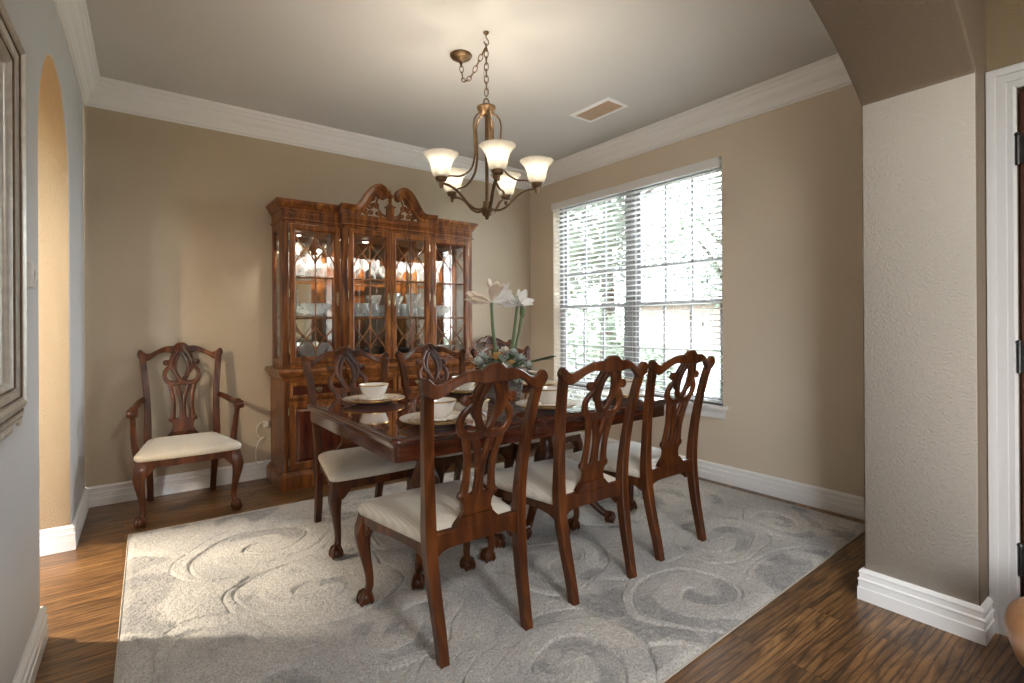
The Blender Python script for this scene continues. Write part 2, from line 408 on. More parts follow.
# hall beyond the arch
mb = MB(); mb.box(-2.3, -2.15, .4, YB+.1, 0, CH); struct(mb.build('wall_hall', M['hall'], smooth=0))
mb = MB(); mb.box(-2.15, -.64, YB-.02, YB+.14, 0, CH); struct(mb.build('wall_hall_end', M['hall'], smooth=0))

# header wall with its flat arch and the pillar
pts = [(2.56,2.13),(2.45,2.207),(2.30,2.295),(2.07,2.40),(1.8,2.475),(1.5,2.515),(1.2,2.53),(.9,2.515),(.6,2.475),(.33,2.40),(.10,2.295),(-.05,2.207),(-.16,2.13)]
pts = crom(pts, 4)
outer = [(XP, -.05)]+pts+[(-.165, 2.0), (-.40, 2.0), (-.40, CH), (XR+.02, CH), (XR+.02, -.05)]
me = fill_poly(outer, [], YF1-YF0, .010, 2)
me.transform(Matrix(((1,0,0,0),(0,0,-1,(YF0+YF1)/2),(0,1,0,0),(0,0,0,1))))
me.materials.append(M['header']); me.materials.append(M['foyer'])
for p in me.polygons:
    if p.center.z < 2.13 and p.normal.x < -.9 : p.material_index = 1  # jamb face stays lighter than the shade-darkened header
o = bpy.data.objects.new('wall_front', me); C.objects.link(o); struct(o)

# foyer walls
DY0, DY1, DZ = -.53, .413, 2.075                  # front door opening
mb = MB(); mb.box(XD, XD+.15, DY1, YF0, 0, CH); mb.box(XD, XD+.15, DY0, DY1, DZ, CH); mb.box(XD, XD+.15, FB, DY0, 0, CH)
struct(mb.build('wall_foyer_right', M['foyer_d'], smooth=0))
mb = MB(); mb.box(-.9, XD+.15, FB-.16, FB, 0, CH)
struct(mb.build('wall_foyer_back', M['foyer'], smooth=0))
w2 = empty('added_side_window', LLOC, -TH, kind='structure')  # unseen window added for side light into the room
mb = MB(); mb.sweep([(FW[0],FW[2]),(FW[1],FW[2]),(FW[1],FW[3]),(FW[0],FW[3])], [(-.01,-.30),(.05,-.30),(.05,-.25),(-.01,-.25)], lambda p, q, v: (v, p, q), closed=True)
mb.box(-.29, -.26, (FW[0]+FW[1])/2-.02, (FW[0]+FW[1])/2+.02, FW[2], FW[3]); mb.box(-.29, -.26, FW[0], FW[1], (FW[2]+FW[3])/2-.02, (FW[2]+FW[3])/2+.02)
mb.build('window_frame', M['trim'], w2, bevel=.002)
mb = MB(); mb.box(-.277, -.273, FW[0], FW[1], FW[2], FW[3]); mb.build('pane', M['pane'], w2, smooth=0)

# baseboards and crown
BP = [(0,0),(.020,0),(.020,.052),(.0165,.056),(.0165,.082),(.020,.086),(.0185,.090),(.0135,.094),(.0135,.113),(.0165,.118),(.012,.127),(.006,.133),(0,.133)]
CPR = [(0,-.182),(.010,-.182),(.012,-.170),(.020,-.165),(.022,-.150),(.030,-.138),(.034,-.122),(.036,-.108),(.052,-.092),(.060,-.070),(.063,-.060),(.074,-.050),(.078,-.030),(.088,-.024),(.090,0),(0,0)]
F0 = lambda p, q, v: (p, q, v)
FC = lambda p, q, v: (p, q, CH+v)
def bb(name, path, **k):
    m_ = MB(); m_.sweep(path, BP, F0, **k); return struct(m_.build(name, M['trim'], smooth=30))
cB = CX0
# the room is to the left of a counter-clockwise path
bb('baseboard_right', [(XR, YF1), (XR, YB)], mitre1=(-1,-1), mitre0=(-1,0))
bb('baseboard_back', [(XR, YB), (CX0[0]+.0, YB)], mitre0=(-1,-1), mitre1=(1,-1))
bb('baseboard_left', [LW(0,0), LW(0,AY1), LW(-WT,AY1)], mitre0=(1,-1))
bb('baseboard_left_near', [LW(-WT,AY0), LW(0,AY0), LW(0,FB-YB+.05)])
bb('baseboard_front', [(XD, YF0), (XP, YF0), (XP, YF1), (XR, YF1)])
bb('baseboard_foyer', [(XD, FB), (XD, DY0-.12)])
def cr(name, path, **k):
    m_ = MB(); m_.sweep(path, CPR, FC, **k); return struct(m_.build(name, M['trim'], smooth=30))
cr('trim_1', [(XR, YF1), (XR, YB)], mitre0=(-1,1), mitre1=(-1,-1))
cr('trim_2', [(XR, YB), CX0], mitre0=(-1,-1), mitre1=(1,-1))
cr('trim_3', [LW(0,0), LW(0,-(YB-YF1))], mitre0=(1,-1), mitre1=(1,1))
cr('trim_4', [LW(0,-(YB-YF1)), (XR, YF1)], mitre0=(1,1), mitre1=(-1,1))

# door casing on the front door wall (room is toward -X)
m_ = MB()
CSP = [(0,0),(0,-.010),(.009,-.016),(.026,-.013),(.029,-.018),(.056,-.018),(.059,-.024),(.072,-.027),(.083,-.027),(.087,-.020),(.087,0)]
fd = lambda p, q, v: (XD+v, p, q)
m_.sweep([(DY1, 0), (DY1, DZ), (DY0, DZ), (DY0, 0)][::-1], CSP, fd)
m_.box(XD+.055, XD+.15, DY1-.016, DY1, 0, DZ); m_.box(XD+.055, XD+.15, DY0, DY0+.016, 0, DZ); m_.box(XD+.055, XD+.15, DY0, DY1, DZ-.016, DZ)
struct(m_.build('trim_5', plain('grey_white_casing_paint', s2l(184,179,175), .4, var=.01), smooth=30))
d = empty('door_1', (XD+.006, DY1-.004, .008), 0, kind='structure')
m_ = MB(); m_.box(0, .045, DY0-DY1+.012, 0, 0, 2.055)
for z0, z1 in ((.2, .9), (1.05, 1.85)):
    m_.box(-.012, 0, -.80, -.15, z0, z1)
m_.build('door_leaf', M['frontdoor'], d, bevel=.006)
for z in (.29, 1.05, 1.83):
    h = MB(); h.lathe([(.0,-.055),(.008,-.055),(.008,.055),(.0,.055)], 10, (-.020, .000, z)); h.lathe([(0,.055),(.011,.057),(.009,.066),(0,.07)], 10, (-.020, .000, z))
    h.box(-.016, -.0005, -.03, .0, z-.05, z+.05); h.build('door_hinge', M['black'], d)
h = MB(); h.lathe([(0,0),(.026,0),(.026,.006),(.012,.012),(.012,.04),(.028,.05),(.028,.07),(0,.078)], 16, M=Matrix.Rotation(-PI/2, 4, 'Y')); h.build('door_handle', M['brass'], d, loc=(-.001, -.84, 1.0))

# ------------------------------------------------------------------ window
w = empty('window_1', (XR, (WY0+WY1)/2, WZ0), 0, kind='structure')
hy, hz = (WY1-WY0)/2, WZ1-WZ0
fx = lambda p, q, v: (v, p, q)
m_ = MB(); fr = [(0,.09),(.045,.09),(.045,.115),(.03,.13),(.03,.16),(0,.16)]
m_.sweep([(-hy,0),(hy,0),(hy,hz),(-hy,hz)], fr, fx, closed=True)
m_.box(.09, .16, -.05, .05, 0, hz)
m_.build('window_frame', M['sash'], w, bevel=.002)
ZR = .785                                         # meeting rail height above the sill
for sgn in (-1, 1):
    ya, yb = (sgn*.05, sgn*(hy-.04)); ya, yb = min(ya,yb), max(ya,yb)
    for (za, zb, xo, rows) in ((.0, ZR+.02, .095, 2), (ZR-.02, hz-.03, .122, 3)):
        m_ = MB()
        m_.sweep([(ya,za),(yb,za),(yb,zb),(ya,zb)], [(0,xo),(.038,xo),(.038,xo+.028),(0,xo+.028)], fx, closed=True)
        for k in (1, 2): 
            y = ya+.038+(yb-ya-.076)*k/3; m_.box(xo+.006, xo+.022, y-.011, y+.011, za+.03, zb-.03)
        for k in range(1, rows):
            z = za+(zb-za)*k/rows; m_.box(xo+.006, xo+.022, ya+.03, yb-.03, z-.010, z+.010)
        s_ = m_.build('sash', M['sash'], w, bevel=.0015)
        g = MB(); g.box(xo+.013, xo+.016, ya+.03, yb-.03, za+.03, zb-.03); g.build('pane', M['pane'], s_, smooth=0)
m_ = MB(); m_.box(-.050, .095, -hy-.045, hy+.045, -.026, 0)
m_.prism([(-.050,-.026),(-.036,-.026),(-.030,-.045),(-.020,-.055),(-.016,-.095),(-.010,-.100),(0,-.100),(0,-.026)], -hy-.02, hy+.02, lambda p, q, v: (p, v, q))
m_.build('window_sill', M['trim'], w, bevel=.003)

b = empty('window_blind', (XR+.03, (WY0+WY1)/2, WZ0), 0, label='wide white horizontal blind with open slats across the window', cat='blind')
m_ = MB(); m_.prism([(-.052,-.078),(-.060,-.074),(-.060,-.008),(-.054,-.004),(-.040,-.004),(-.040,-.078)], -hy+.006, hy-.006, lambda p, q, v: (p, v, hz+q))
m_.build('valance', M['trim'], b)
m_ = MB(); m_.box(-.035, .03, -hy+.01, hy-.01, hz-.055, hz-.005); m_.build('headrail', M['blind'], b, smooth=0)
m_ = MB(); z = hz-.092; nsl = 0; tilt = math.radians(7)
while z > .045:
    mt = Matrix.Translation((0, 0, z)) @ Matrix.Rotation(tilt, 4, 'Y')
    rings = []
    for y in (-hy+.014, -.004, None, .004, hy-.014):
        if y is None:
            if len(rings): m_.loft(rings); rings = []
            continue
        rings.append([mt @ Vector((x, y, zz)) for x, zz in ((-.025,0),(-.012,.0022),(0,.003),(.012,.0022),(.025,0),(.025,-.0025),(0,.0005),(-.025,-.0025))])
    m_.loft(rings); z -= .0455; nsl += 1
m_.build('slats', M['blind'], b, smooth=50)
m_ = MB(); m_.box(-.025, .025, -hy+.012, -.004, .012, .030); m_.box(-.025, .025, .004, hy-.012, .012, .030); m_.build('bottom_rail', M['blind'], b, bevel=.003)
for y in (-hy+.10, -hy*.5, -.09, .09, hy*.5, hy-.10):
    m_ = MB(); m_.tube([(-.027, y, hz-.05), (-.027, y, .02)], .0012, 5); m_.tube([(.027, y, hz-.05), (.027, y, .02)], .0012, 5); m_.build('ladder_cord', M['white_pl'], b)
for y, zl in ((-hy+.10, 1.42), (-hy+.16, .62), (-hy+.12, .95)):
    m_ = MB(); m_.tube([(-.036, y, hz-.05), (-.037, y, zl)], .0014, 5); m_.lathe([(0,.03),(.006,.025),(.008,0),(0,-.005)], 8, (-.037, y, zl-.02)); m_.build('pull_cord', M['sash'], b)
print('slats', nsl)

# ------------------------------------------------------------------ chairs
def yback(z, x=0):
    t = max(0, (z-.44)/.56)
    y = -.212-.02*t-.078*t*t
    return y-.035*t*(1-(x/.26)**2) if abs(x) < .26 else y
def ring_rr(cx, cy, z, wx, wy, k=.16):
    a, c = wx/2, wy/2; r = k*min(a, c)
    return [Vector((cx+x, cy+y, z)) for x, y in ((-a+r,-c),(a-r,-c),(a,-c+r),(a,c-r),(a-r,c),(-a+r,c),(-a,c-r),(-a,-c+r))]
def seat_outline(e=0.0, n=10):
    """rounded serpentine-front trapezoid, e pushes it outward"""
    fw, rw, fy, ry = .282+e, .207+e, .288+e, -.198
    pts = []
    for i in range(n+1):                         # front edge, right to left
        t = 1-2*i/n; pts.append((t*(fw-.045), fy+.012*(1-t*t)))
    def arc(cx, cy, r, a0, a1, m=5): return [(cx+r*math.cos(a0+(a1-a0)*i/m), cy+r*math.sin(a0+(a1-a0)*i/m)) for i in range(1, m)]
    pts += arc(-(fw-.045), fy-.045, .045, PI/2, PI)
    for i in range(n+1):
        t = i/n; y = fy-.045+(ry+.01-(fy-.045))*t; pts.append((-(fw+(rw-fw)*t), y))
    pts += [(-rw+.012, ry)]
    for i in range(1, n): pts.append((-rw+.012+(2*rw-.024)*i/n, ry))
    pts += [(rw-.012, ry)]
    for i in range(n+1):
        t = 1-i/n; y = fy-.045+(ry+.01-(fy-.045))*t; pts.append(((fw+(rw-fw)*t), y))
    pts += arc((fw-.045), fy-.045, .045, 0, PI/2)
    return pts
def make_chair(name, label, cat, group, arm=False):
    t = empty(name, (0,0,0), 0, label=label, cat=cat, group=group)
    W = M['chair']; zs = 1.03 if arm else 1.0
    Z = lambda z: .44+(z-.44)*(1.05 if arm else 1.0)
    # cushion
    mb = MB(); rings = []
    for z, e in ((.388,-.014),(.393,-.001),(.408,.004),(.425,.001),(.438,-.014),(.449,-.045),(.458,-.095),(.465,-.160)):
        o_ = seat_outline(0)
        cx, cy = 0, .03
        rings.append([Vector((cx+(x-cx)*(1+e/.24), cy+(y-cy)*(1+e/.24), z)) for x, y in o_])
    rings.append([Vector((0+x*.02, .03+(y-.03)*.02, .470)) for x, y in seat_outline(0)])
    mb.loft(rings); cu = mb.build('seat_cushion', M['fabric'], t, smooth=60)
    # rails
    mb = MB(); ol = seat_outline(-.006); il = seat_outline(-.030); n = len(ol); rr = []
    for i in range(n):
        x, y = ol[i]; u, v = il[i]
        kx = abs(x)/.26; side = y < .2
        if y > .2: zb = .338+.012*(1-min(1, kx)**6)
        else:
            s_ = (y+.2)/.4; zb = .345-.030*max(0, 1-(s_*4)) ** 2+.012*math.sin(PI*min(1,max(0,s_)))
        if y < -.19: zb = .386
        rr.append([Vector((x,y,zb)), Vector((x,y,.394)), Vector((u,v,.394)), Vector((u,v,zb))])
    mb.loop_loft(rr)
    mb.build('seat_rail', W, t, smooth=40, bevel=.003)
    mb = MB(); mb.loft([ring_rr(x, yback(.44)+.012, z, 0, 0) for x, z in ()]) if False else None
    zb = lambda x: .376-.040*(abs(x)/.19)**8
    for sec in (0,):
        rg = []
        for i in range(13):
            x = -.188+.376*i/12
            rg.append([Vector((x,-.230,zb(x))), Vector((x,-.230,.430)), Vector((x,-.224,.437)), Vector((x,-.206,.437)), Vector((x,-.202,.430)), Vector((x,-.202,zb(x)))])
        mb.loft(rg)
    mb.build('rear_rail', W, t, smooth=40)
    # splat
    mb = MB(); f = lambda x, z, y: (x, yback(z, x)+.004+y, Z(z))
    for s in (-1, 1):
        q = lambda a: [(s*x, z) for x, z in a]
        ribbon(mb, q([(.080,.795),(.075,.765),(.061,.700),(.056,.650),(.058,.595),(.064,.545)]), [0.0317, 0.0317, 0.0281, 0.0268, 0.0293, 0.0366], 0.0207, f)
        ribbon(mb, q([(.042,.795),(.030,.745),(.013,.690),(.006,.640),(.006,.590),(.010,.545)]), [0.0317, 0.0293, 0.0293, 0.0268, 0.0268, 0.0293], 0.0207, f)
        ribbon(mb, q([(-.018,.785),(.012,.800),(.036,.840),(.044,.885),(.035,.935),(.010,.985)]), [0.0293, 0.0293, 0.0268, 0.0256, 0.0268, 0.0317], 0.023, f)
        ribbon(mb, q([(.0,.785),(.045,.775),(.085,.785),(.108,.818),(.106,.855),(.084,.882),(.066,.900)]), [0.0366, 0.0342, 0.0317, 0.0281, 0.0268, 0.0256, 0.0244], 0.0218, f)
        ribbon(mb, q([(.028,1.005),(.050,.968),(.066,.935),(.068,.905),(.060,.870),(.046,.845)]), [0.0366, 0.0293, 0.0268, 0.0268, 0.0244, 0.0195], 0.023, f)
        ribbon(mb, q([(.066,.915),(.080,.925),(.094,.922)]), [.018,.02,.02], .019, f)
        mb.lathe([(0,-.012),(.012,-.012),(.020,-.008),(.020,.008),(.012,.012),(.007,.012),(.006,.015),(0,.016)], 14, Vector(f(s*.100,.915,0)), Matrix.Rotation(PI/2, 4, 'X'))
        mb.lathe([(0,-.012),(.012,-.012),(.017,-.008),(.017,.008),(.012,.012),(0,.013)], 12, Vector(f(s*.071,.548,0)), Matrix.Rotation(PI/2, 4, 'X'))
    poly = [(-.055,.440),(-.072,.452),(-.070,.475),(-.062,.49),(-.064,.515),(-.078,.54),(-.072,.562),(-.05,.556),(-.034,.550),(0,.562),(.034,.550),(.05,.556),(.072,.562),(.078,.54),(.064,.515),(.062,.49),(.070,.475),(.072,.452),(.055,.440)]
    mb.prism(poly, -.009, .009, lambda p, q, v: f(p, q, v))
    mb.build('splat', W, t, smooth=50)
    mb = MB(); mb.prism([(-.098,.436),(-.088,.450),(-.075,.462),(-.066,.472),(.066,.472),(.075,.462),(.088,.450),(.098,.436)], -.022, .012, lambda p, q, v: (p, yback(.45)+.006+v, Z(q) if q > .44 else q))
    mb.build('shoe', W, t, smooth=30)
    # crest rail
    mb = MB()
    cp = [(0,1.047,.978),(.022,1.045,.978),(.040,1.032,.976),(.052,1.024,.976),(.080,1.025,.981),(.110,1.020,.984),(.145,1.005,.974),(.180,.987,.951),(.205,.978,.935),(.228,.984,.930),(.246,1.000,.936),(.260,1.005,.944),(.270,.998,.957),(.275,.984,.970)]
    full = [(-x, a, b_) for x, a, b_ in cp[:0:-1]]+cp
    full = crom(full, 3); rg = []
    for x, zt, zb_ in full:
        t_ = .015 if abs(x) > .235 else .014; zm = (zt+zb_)/2; h = (zt-zb_)/2; c = min(h*.3, .005)
        yb_ = lambda z: yback(z, x)+.002
        rg.append([Vector((x, yb_(zm)+yy, Z(zm+zz))) for yy, zz in ((-t_,-h+c),(-t_,h-c),(-t_*.65,h),(t_*.65,h),(t_,h-c),(t_,-h+c),(t_*.65,-h),(-t_*.65,-h))])
    mb.loft(rg)
    # carved shell at the centre and raised leaf scrolls
    for a in range(-3, 4):
        an = a*.32; p0 = Vector((0, yback(1.0,0)+.012, Z(.990)))
        p1 = Vector((math.sin(an)*.036, yback(1.0,0)+.015, Z(.990)+math.cos(an)*.044))
        mb.tube([p0, (p0+p1)/2+Vector((0,.003,0)), p1], [.003,.005,.004], 6)
    mb.build('crest_rail', W, t, smooth=32)
    # rear legs running up into the back posts
    for s in (-1, 1):
        mb = MB()
        prof = crom([(.186,-.286,0,.036,.036),(.188,-.266,.10,.037,.040),(.193,-.240,.22,.040,.044),(.200,-.218,.36,.044,.048),(.203,-.214,.46,.044,.046),(.208,-.222,.58,.042,.038),(.220,-.240,.72,.040,.034),(.236,-.272,.88,.040,.031),(.248,-.298,.972,.040,.029)], 4)
        mb.loft([ring_rr(s*x, y, Z(z) if z > .44 else z, wx, wy) for x, y, z, wx, wy in prof])
        mb.build('leg', W, t, smooth=40)
    # cabriole front legs with ball and claw feet
    for s in (-1, 1):
        mb = MB(); ax, ay = s*.248, .252; dx, dy = s*.707, .707; rings = []
        for z, off, r, sq in crom([(.392,.0,.028,1.),(.360,.006,.031,.8),(.335,.014,.034,.6),(.300,.020,.034,.3),(.250,.016,.028,.1),(.190,.004,.0215,0),(.130,-.008,.0175,0),(.090,-.010,.0165,0),(.066,-.004,.018,0),(.050,.004,.021,0)], 3):
            ring = []
            for k in range(12):
                a = 2*PI*k/12+PI/12; kx, ky = math.cos(a), math.sin(a)
                m_ = (1-sq)+sq/max(abs(kx), abs(ky))*.95
                ring.append(Vector((ax+dx*off+kx*r*m_, ay+dy*off+ky*r*m_, z)))
            rings.append(ring)
        mb.loft(rings)
        bc = Vector((ax+dx*.010, ay+dy*.010, .0295)); mb.sphere(bc, .0290, n=16)
        for k in range(4):
            a = math.atan2(dy, dx)+k*PI/2; u = Vector((math.cos(a), math.sin(a), 0))
            mb.tube([bc+u*.006+Vector((0,0,.036)), bc+u*.022+Vector((0,0,.026)), bc+u*.031+Vector((0,0,.008)), bc+u*.033+Vector((0,0,-.010)), bc+u*.027+Vector((0,0,-.024))], [.007,.0085,.0075,.0085,.004], 7)
        # knee acanthus and return brackets
        mb.prism([(0,.345),(.055,.345),(.040,.325),(.018,.300),(.0,.285)], -.010, .010, lambda p, q, v: (ax-s*(.018+p), ay+.020+v, q+.012))
        mb.prism([(0,.345),(.055,.345),(.040,.325),(.018,.300),(.0,.285)], -.010, .010, lambda p, q, v: (ax+s*.014+v, ay-.018-p, q+.012))
        mb.build('leg', W, t, smooth=50)
    if arm:
        for s in (-1, 1):
            mb = MB()
            pr = crom([(s*.222,-.238,.700,.020),(s*.250,-.16,.692,.019),(s*.274,-.04,.676,.020),(s*.288,.06,.676,.022),(s*.290,.115,.680,.025),(s*.291,.140,.674,.024)], 4)
            mb.tube([p[:3] for p in pr], [p[3] for p in pr], 10)
            mb.lathe([(0,-.030),(.017,-.030),(.026,-.022),(.026,.022),(.017,.030),(0,.030)], 14, (s*.291,.148,.666), Matrix.Rotation(PI/2, 4, 'Y'))
            mb.build('armrest', W, t, smooth=50)
            mb = MB()
            pr = crom([(s*.262,.030,.345,.021),(s*.272,.030,.42,.021),(s*.282,.035,.50,.018),(s*.286,.060,.58,.016),(s*.289,.095,.640,.017),(s*.290,.105,.672,.019)], 4)
            mb.tube([p[:3] for p in pr], [p[3] for p in pr], 10); mb.build('arm_support', W, t, smooth=50)
        for o_ in kids(t):                            # the armchair's back is a little narrower
            if o_.name.split('.')[0] in ('leg','splat','crest_rail','shoe'):
                for v in o_.data.vertices:
                    if v.co.z > .46: v.co.x *= 1-.07*min(1, (v.co.z-.46)/.3)
    return t

G_ = 'dining chairs around the table'
ch = make_chair('dining_chair', 'mahogany side chair with its back to us, leftmost on the near side of the table', 'chair', G_)
ch.location = (1.073, 1.872, .012)
RZ = .012
copy_tree(ch, (1.71, 1.885, RZ), 0, label='mahogany side chair with its back to us, middle of the three on the near side')
copy_tree(ch, (2.322, 1.915, RZ), math.radians(1), label='mahogany side chair with its back to us, farthest right, in front of the window')
copy_tree(ch, (1.12, 2.905, RZ), PI, label='mahogany side chair facing us at the far left of the table, before the cabinet')
copy_tree(ch, (1.765, 3.000, RZ), PI, label='mahogany side chair facing us, middle of the far side, its crest before the cabinet doors')
copy_tree(ch, (2.350, 2.960, RZ), PI, label='mahogany side chair facing us on the far side, mostly hidden behind the flowers')
G2 = 'armchairs against the back wall'
ac = make_chair('armchair', 'mahogany armchair with cream seat standing against the wall left of the cabinet', 'chair', G2, True)
ac.location = (.338, 4.045, 0); ac.rotation_euler = (0,0,PI)
copy_tree(ac, (3.005, 4.045, 0), PI, label='mahogany armchair against the wall between cabinet and window, hidden behind the flowers')

# ------------------------------------------------------------------ table
TX0, TX1, TY0, TY1, TZ = .822, 2.548, 1.852, 3.043, .757
t = empty('dining_table', ((TX0+TX1)/2, (TY0+TY1)/2, .012), 0, label='long polished mahogany dining table with reflective top and claw-footed pedestals', cat='table')
lx, ly, tz = (TX1-TX0)/2, (TY1-TY0)/2, TZ-.012
def rrect(a, c, r, m=8):
    out = []
    for cx, cy, a0 in ((a-r,c-r,0),(-a+r,c-r,PI/2),(-a+r,-c+r,PI),(a-r,-c+r,1.5*PI)):
        out += [(cx+r*math.cos(a0+PI/2*i/m), cy+r*math.sin(a0+PI/2*i/m)) for i in range(m+1)]
    return out
mb = MB(); mb.loft([[Vector((x, y, z)) for x, y in rrect(lx+e, ly+e, (.045+max(e,-.035)))] for e, z in ((-.040,tz-.006),(-.040,tz-.0008),(-.0385,tz))])
mb.build('tabletop', M['table'], t, smooth=20)
mb = MB(); mb.loft([[Vector((x, y, z)) for x, y in rrect(lx+e, ly+e, (.045+max(e,-.035)))] for e, z in
    ((-.041,tz-.010),(-.0405,tz-.0005),(-.016,tz-.0005),(-.013,tz-.006),(-.006,tz-.007),(-.001,tz-.011),(0,tz-.016),(-.002,tz-.022),(-.009,tz-.026),(-.011,tz-.031),(-.017,tz-.034),(-.019,tz-.040),(-.020,tz-.044),(-.021,tz-.098),(-.045,tz-.098),(-.045,tz-.030))])
mb.build('table_edge', M['table_edge'], t, smooth=25)
for sx in (-.42, .42):
    mb = MB(); mb.box(sx-.30, sx+.30, -.30, .30, tz-.075, tz-.035)
    mb.lathe([(0,.62),(.10,.62),(.10,.60),(.055,.585),(.048,.56),(.060,.535),(.060,.515),(.045,.50),(.040,.46),(.060,.415),(.078,.37),(.080,.33),(.060,.285),(.050,.27),(.065,.255),(.075,.235),(.075,.19),(.050,.165),(0,.15)], 24, (sx,0,0))
    mb.box(sx-.12, sx+.12, -.12, .12, .615, tz-.058)
    mb.build('pedestal', M['chair'], t, smooth=40)
    for an in ((-122, -32, 103) if sx < 0 else (-58, -148, 77)):
        a = math.radians(an); u = Vector((math.cos(a), math.sin(a), 0)); o_ = Vector((sx,0,0))
        mb = MB(); pr = crom([(.045,.225,.036),(.10,.245,.034),(.17,.215,.030),(.245,.150,.026),(.315,.085,.022),(.355,.056,.021),(.385,.050,.022)], 4)
        mb.tube([o_+u*r+Vector((0,0,z)) for r, z, q in pr], [q for r, z, q in pr], 10)
        bc = o_+u*.392+Vector((0,0,.030)); mb.sphere(bc, .0295, n=14)
        for j in range(4):
            b_ = a+j*PI/2+PI/4; v_ = Vector((math.cos(b_), math.sin(b_), 0))
            mb.tube([bc+v_*.006+Vector((0,0,.036)), bc+v_*.024+Vector((0,0,.022)), bc+v_*.032, bc+v_*.027+Vector((0,0,-.024))], [.007,.009,.008,.004], 6)
        mb.build('leg', M['chair'], t, smooth=50)

# place settings
def lathe_obj(name, prof, m, loc, n=40, rim=None, **k):
    mb = MB(); mb.lathe(prof, n); o_ = mb.build(name, m, None, smooth=50, loc=loc); tag(o_, **k)
    if rim:
        mb = MB(); mb.loop_loft([[Vector((r*math.cos(2*PI*k/n), r*math.sin(2*PI*k/n), z)) for k in range(n)] for r, z in rim]); mb.build('gold_rim', M['gold'], o_, smooth=50)
    return o_
seats = [('near left', 1.12, 2.035), ('near middle', 1.765, 2.035), ('near right', 2.355, 2.045), ('far left', 1.13, 2.795), ('far middle', 1.735, 2.81), ('far right', 2.325, 2.81)]
protos = {}
def place(kind, make, loc, label):
    if kind not in protos: protos[kind] = make(loc); o_ = protos[kind]
    else: o_ = copy_tree(protos[kind], loc)
    o_['label'] = label; return o_
T0 = TZ+.0006
CHG = [(0,0),(.085,0),(.095,.003),(.125,.016),(.168,.026),(.170,.029),(.167,.0295),(.125,.020),(.086,.0062),(0,.0062)]
DIN = [(0,0),(.070,0),(.080,.003),(.100,.0125),(.130,.018),(.131,.020),(.128,.0205),(.098,.0155),(.074,.0052),(0,.0052)]
SAL = [(0,0),(.055,0),(.065,.003),(.085,.0125),(.100,.016),(.101,.018),(.098,.0185),(.083,.0155),(.056,.0044),(0,.0044)]
BWL = [(0,0),(.034,0),(.036,.006),(.034,.010),(.048,.020),(.066,.045),(.077,.075),(.080,.088),(.0785,.0885),(.074,.075),(.062,.045),(.044,.024),(0,.018)]
for w_, x, y in seats:
    place('charger', lambda l: lathe_obj('charger_plate', CHG, M['china'], l, rim=[(.163,.0270),(.169,.0292),(.1712,.030),(.171,.0272),(.168,.0255),(.163,.0240)], cat='plate', group='chargers under the place settings'), (x, y, T0), 'large white charger with gold rim at the %s place of the table' % w_)
    place('dinner', lambda l: lathe_obj('dinner_plate', DIN, M['china'], l, rim=[(.1275,.0207),(.130,.0210),(.1318,.0208),(.1318,.0188),(.1275,.0172)], cat='plate', group='dinner plates in the place settings'), (x, y, T0+.0066), 'cream dinner plate on the charger at the %s place' % w_)
    place('salad', lambda l: lathe_obj('salad_plate', SAL, M['china'], l, rim=[(.098,.0187),(.100,.0190),(.1017,.0186),(.1015,.0168),(.098,.0153)], cat='plate', group='salad plates in the place settings'), (x, y, T0+.0122), 'small cream salad plate under the bowl at the %s place' % w_)
    place('bowl', lambda l: lathe_obj('soup_bowl', BWL, M['china'], l, rim=[(.0776,.0835),(.0792,.0893),(.0806,.0893),(.0802,.0835)], cat='bowl', group='bowls on the place settings'), (x, y, T0+.0168), 'cream footed bowl with gold rim on the %s place setting' % w_)

# ------------------------------------------------------------------ china cabinet
HX, HY = 1.785, 4.415
hc = empty('china_cabinet', (HX, HY, 0), 0, label='tall cherry wood china cabinet with lit glass doors and scrolled pediment', cat='cabinet')
H, HD = M['hutch'], M['hutch_dk']
# x limits
BW, UW, CW = .855, .835, .380
BF, BFC = -.425, -.470                    # base front: wings, centre
UF, UFC = -.318, -.368                    # upper front: wings, centre
def plan(w, fw, fc, cw, e=0):
    return [(-w-e,0),(-w-e,fw-e),(-cw-e,fw-e),(-cw-e,fc-e),(cw+e,fc-e),(cw+e,fw-e),(w+e,fw-e),(w+e,0)]
def slab(mb, w, fw, fc, cw, z0, z1, e=0):
    return mb.prism(plan(w, fw, fc, cw, e), z0, z1, lambda p, q, v: (p, q, v))
def moulding(name, w, fw, fc, cw, prof, parent=hc, m_=H):
    """prof [(out, z)] run round left side, breakfront and right side"""
    mb = MB(); mb.loft([[Vector((x, y, z)) for x, y in plan(w, fw, fc, cw, e)] for e, z in prof]); return mb.build(name, m_, parent, smooth=25)
mb = MB(); slab(mb, BW-.004, BF, BFC, CW, .10, .80); mb.build('base_carcass', H, hc, bevel=.004)
moulding('plinth', BW, BF, BFC, CW, [(.028,0),(.028,.085),(.022,.098),(.012,.108),(.004,.122),(-.002,.124)])
moulding('waist_moulding', BW, BF, BFC, CW, [(-.004,.788),(.004,.795),(.006,.812),(.020,.822),(.026,.838),(.036,.842),(.038,.858),(.030,.872),(.010,.878),(-.01,.878)])
def rp(mb, x0, x1, z0, z1, y, fw=.045, d=.018, raise_=.010):
    """frame with a raised field, front face at y-d"""
    fxz = lambda p, q, v: (p, y-v, q)
    mb.sweep([(x0,z0),(x1,z0),(x1,z1),(x0,z1)], [(0,0),(0,d-.003),(.003,d),(fw-.010,d),(fw-.004,d-.004),(fw,d-.010),(fw,0)], fxz, closed=True)
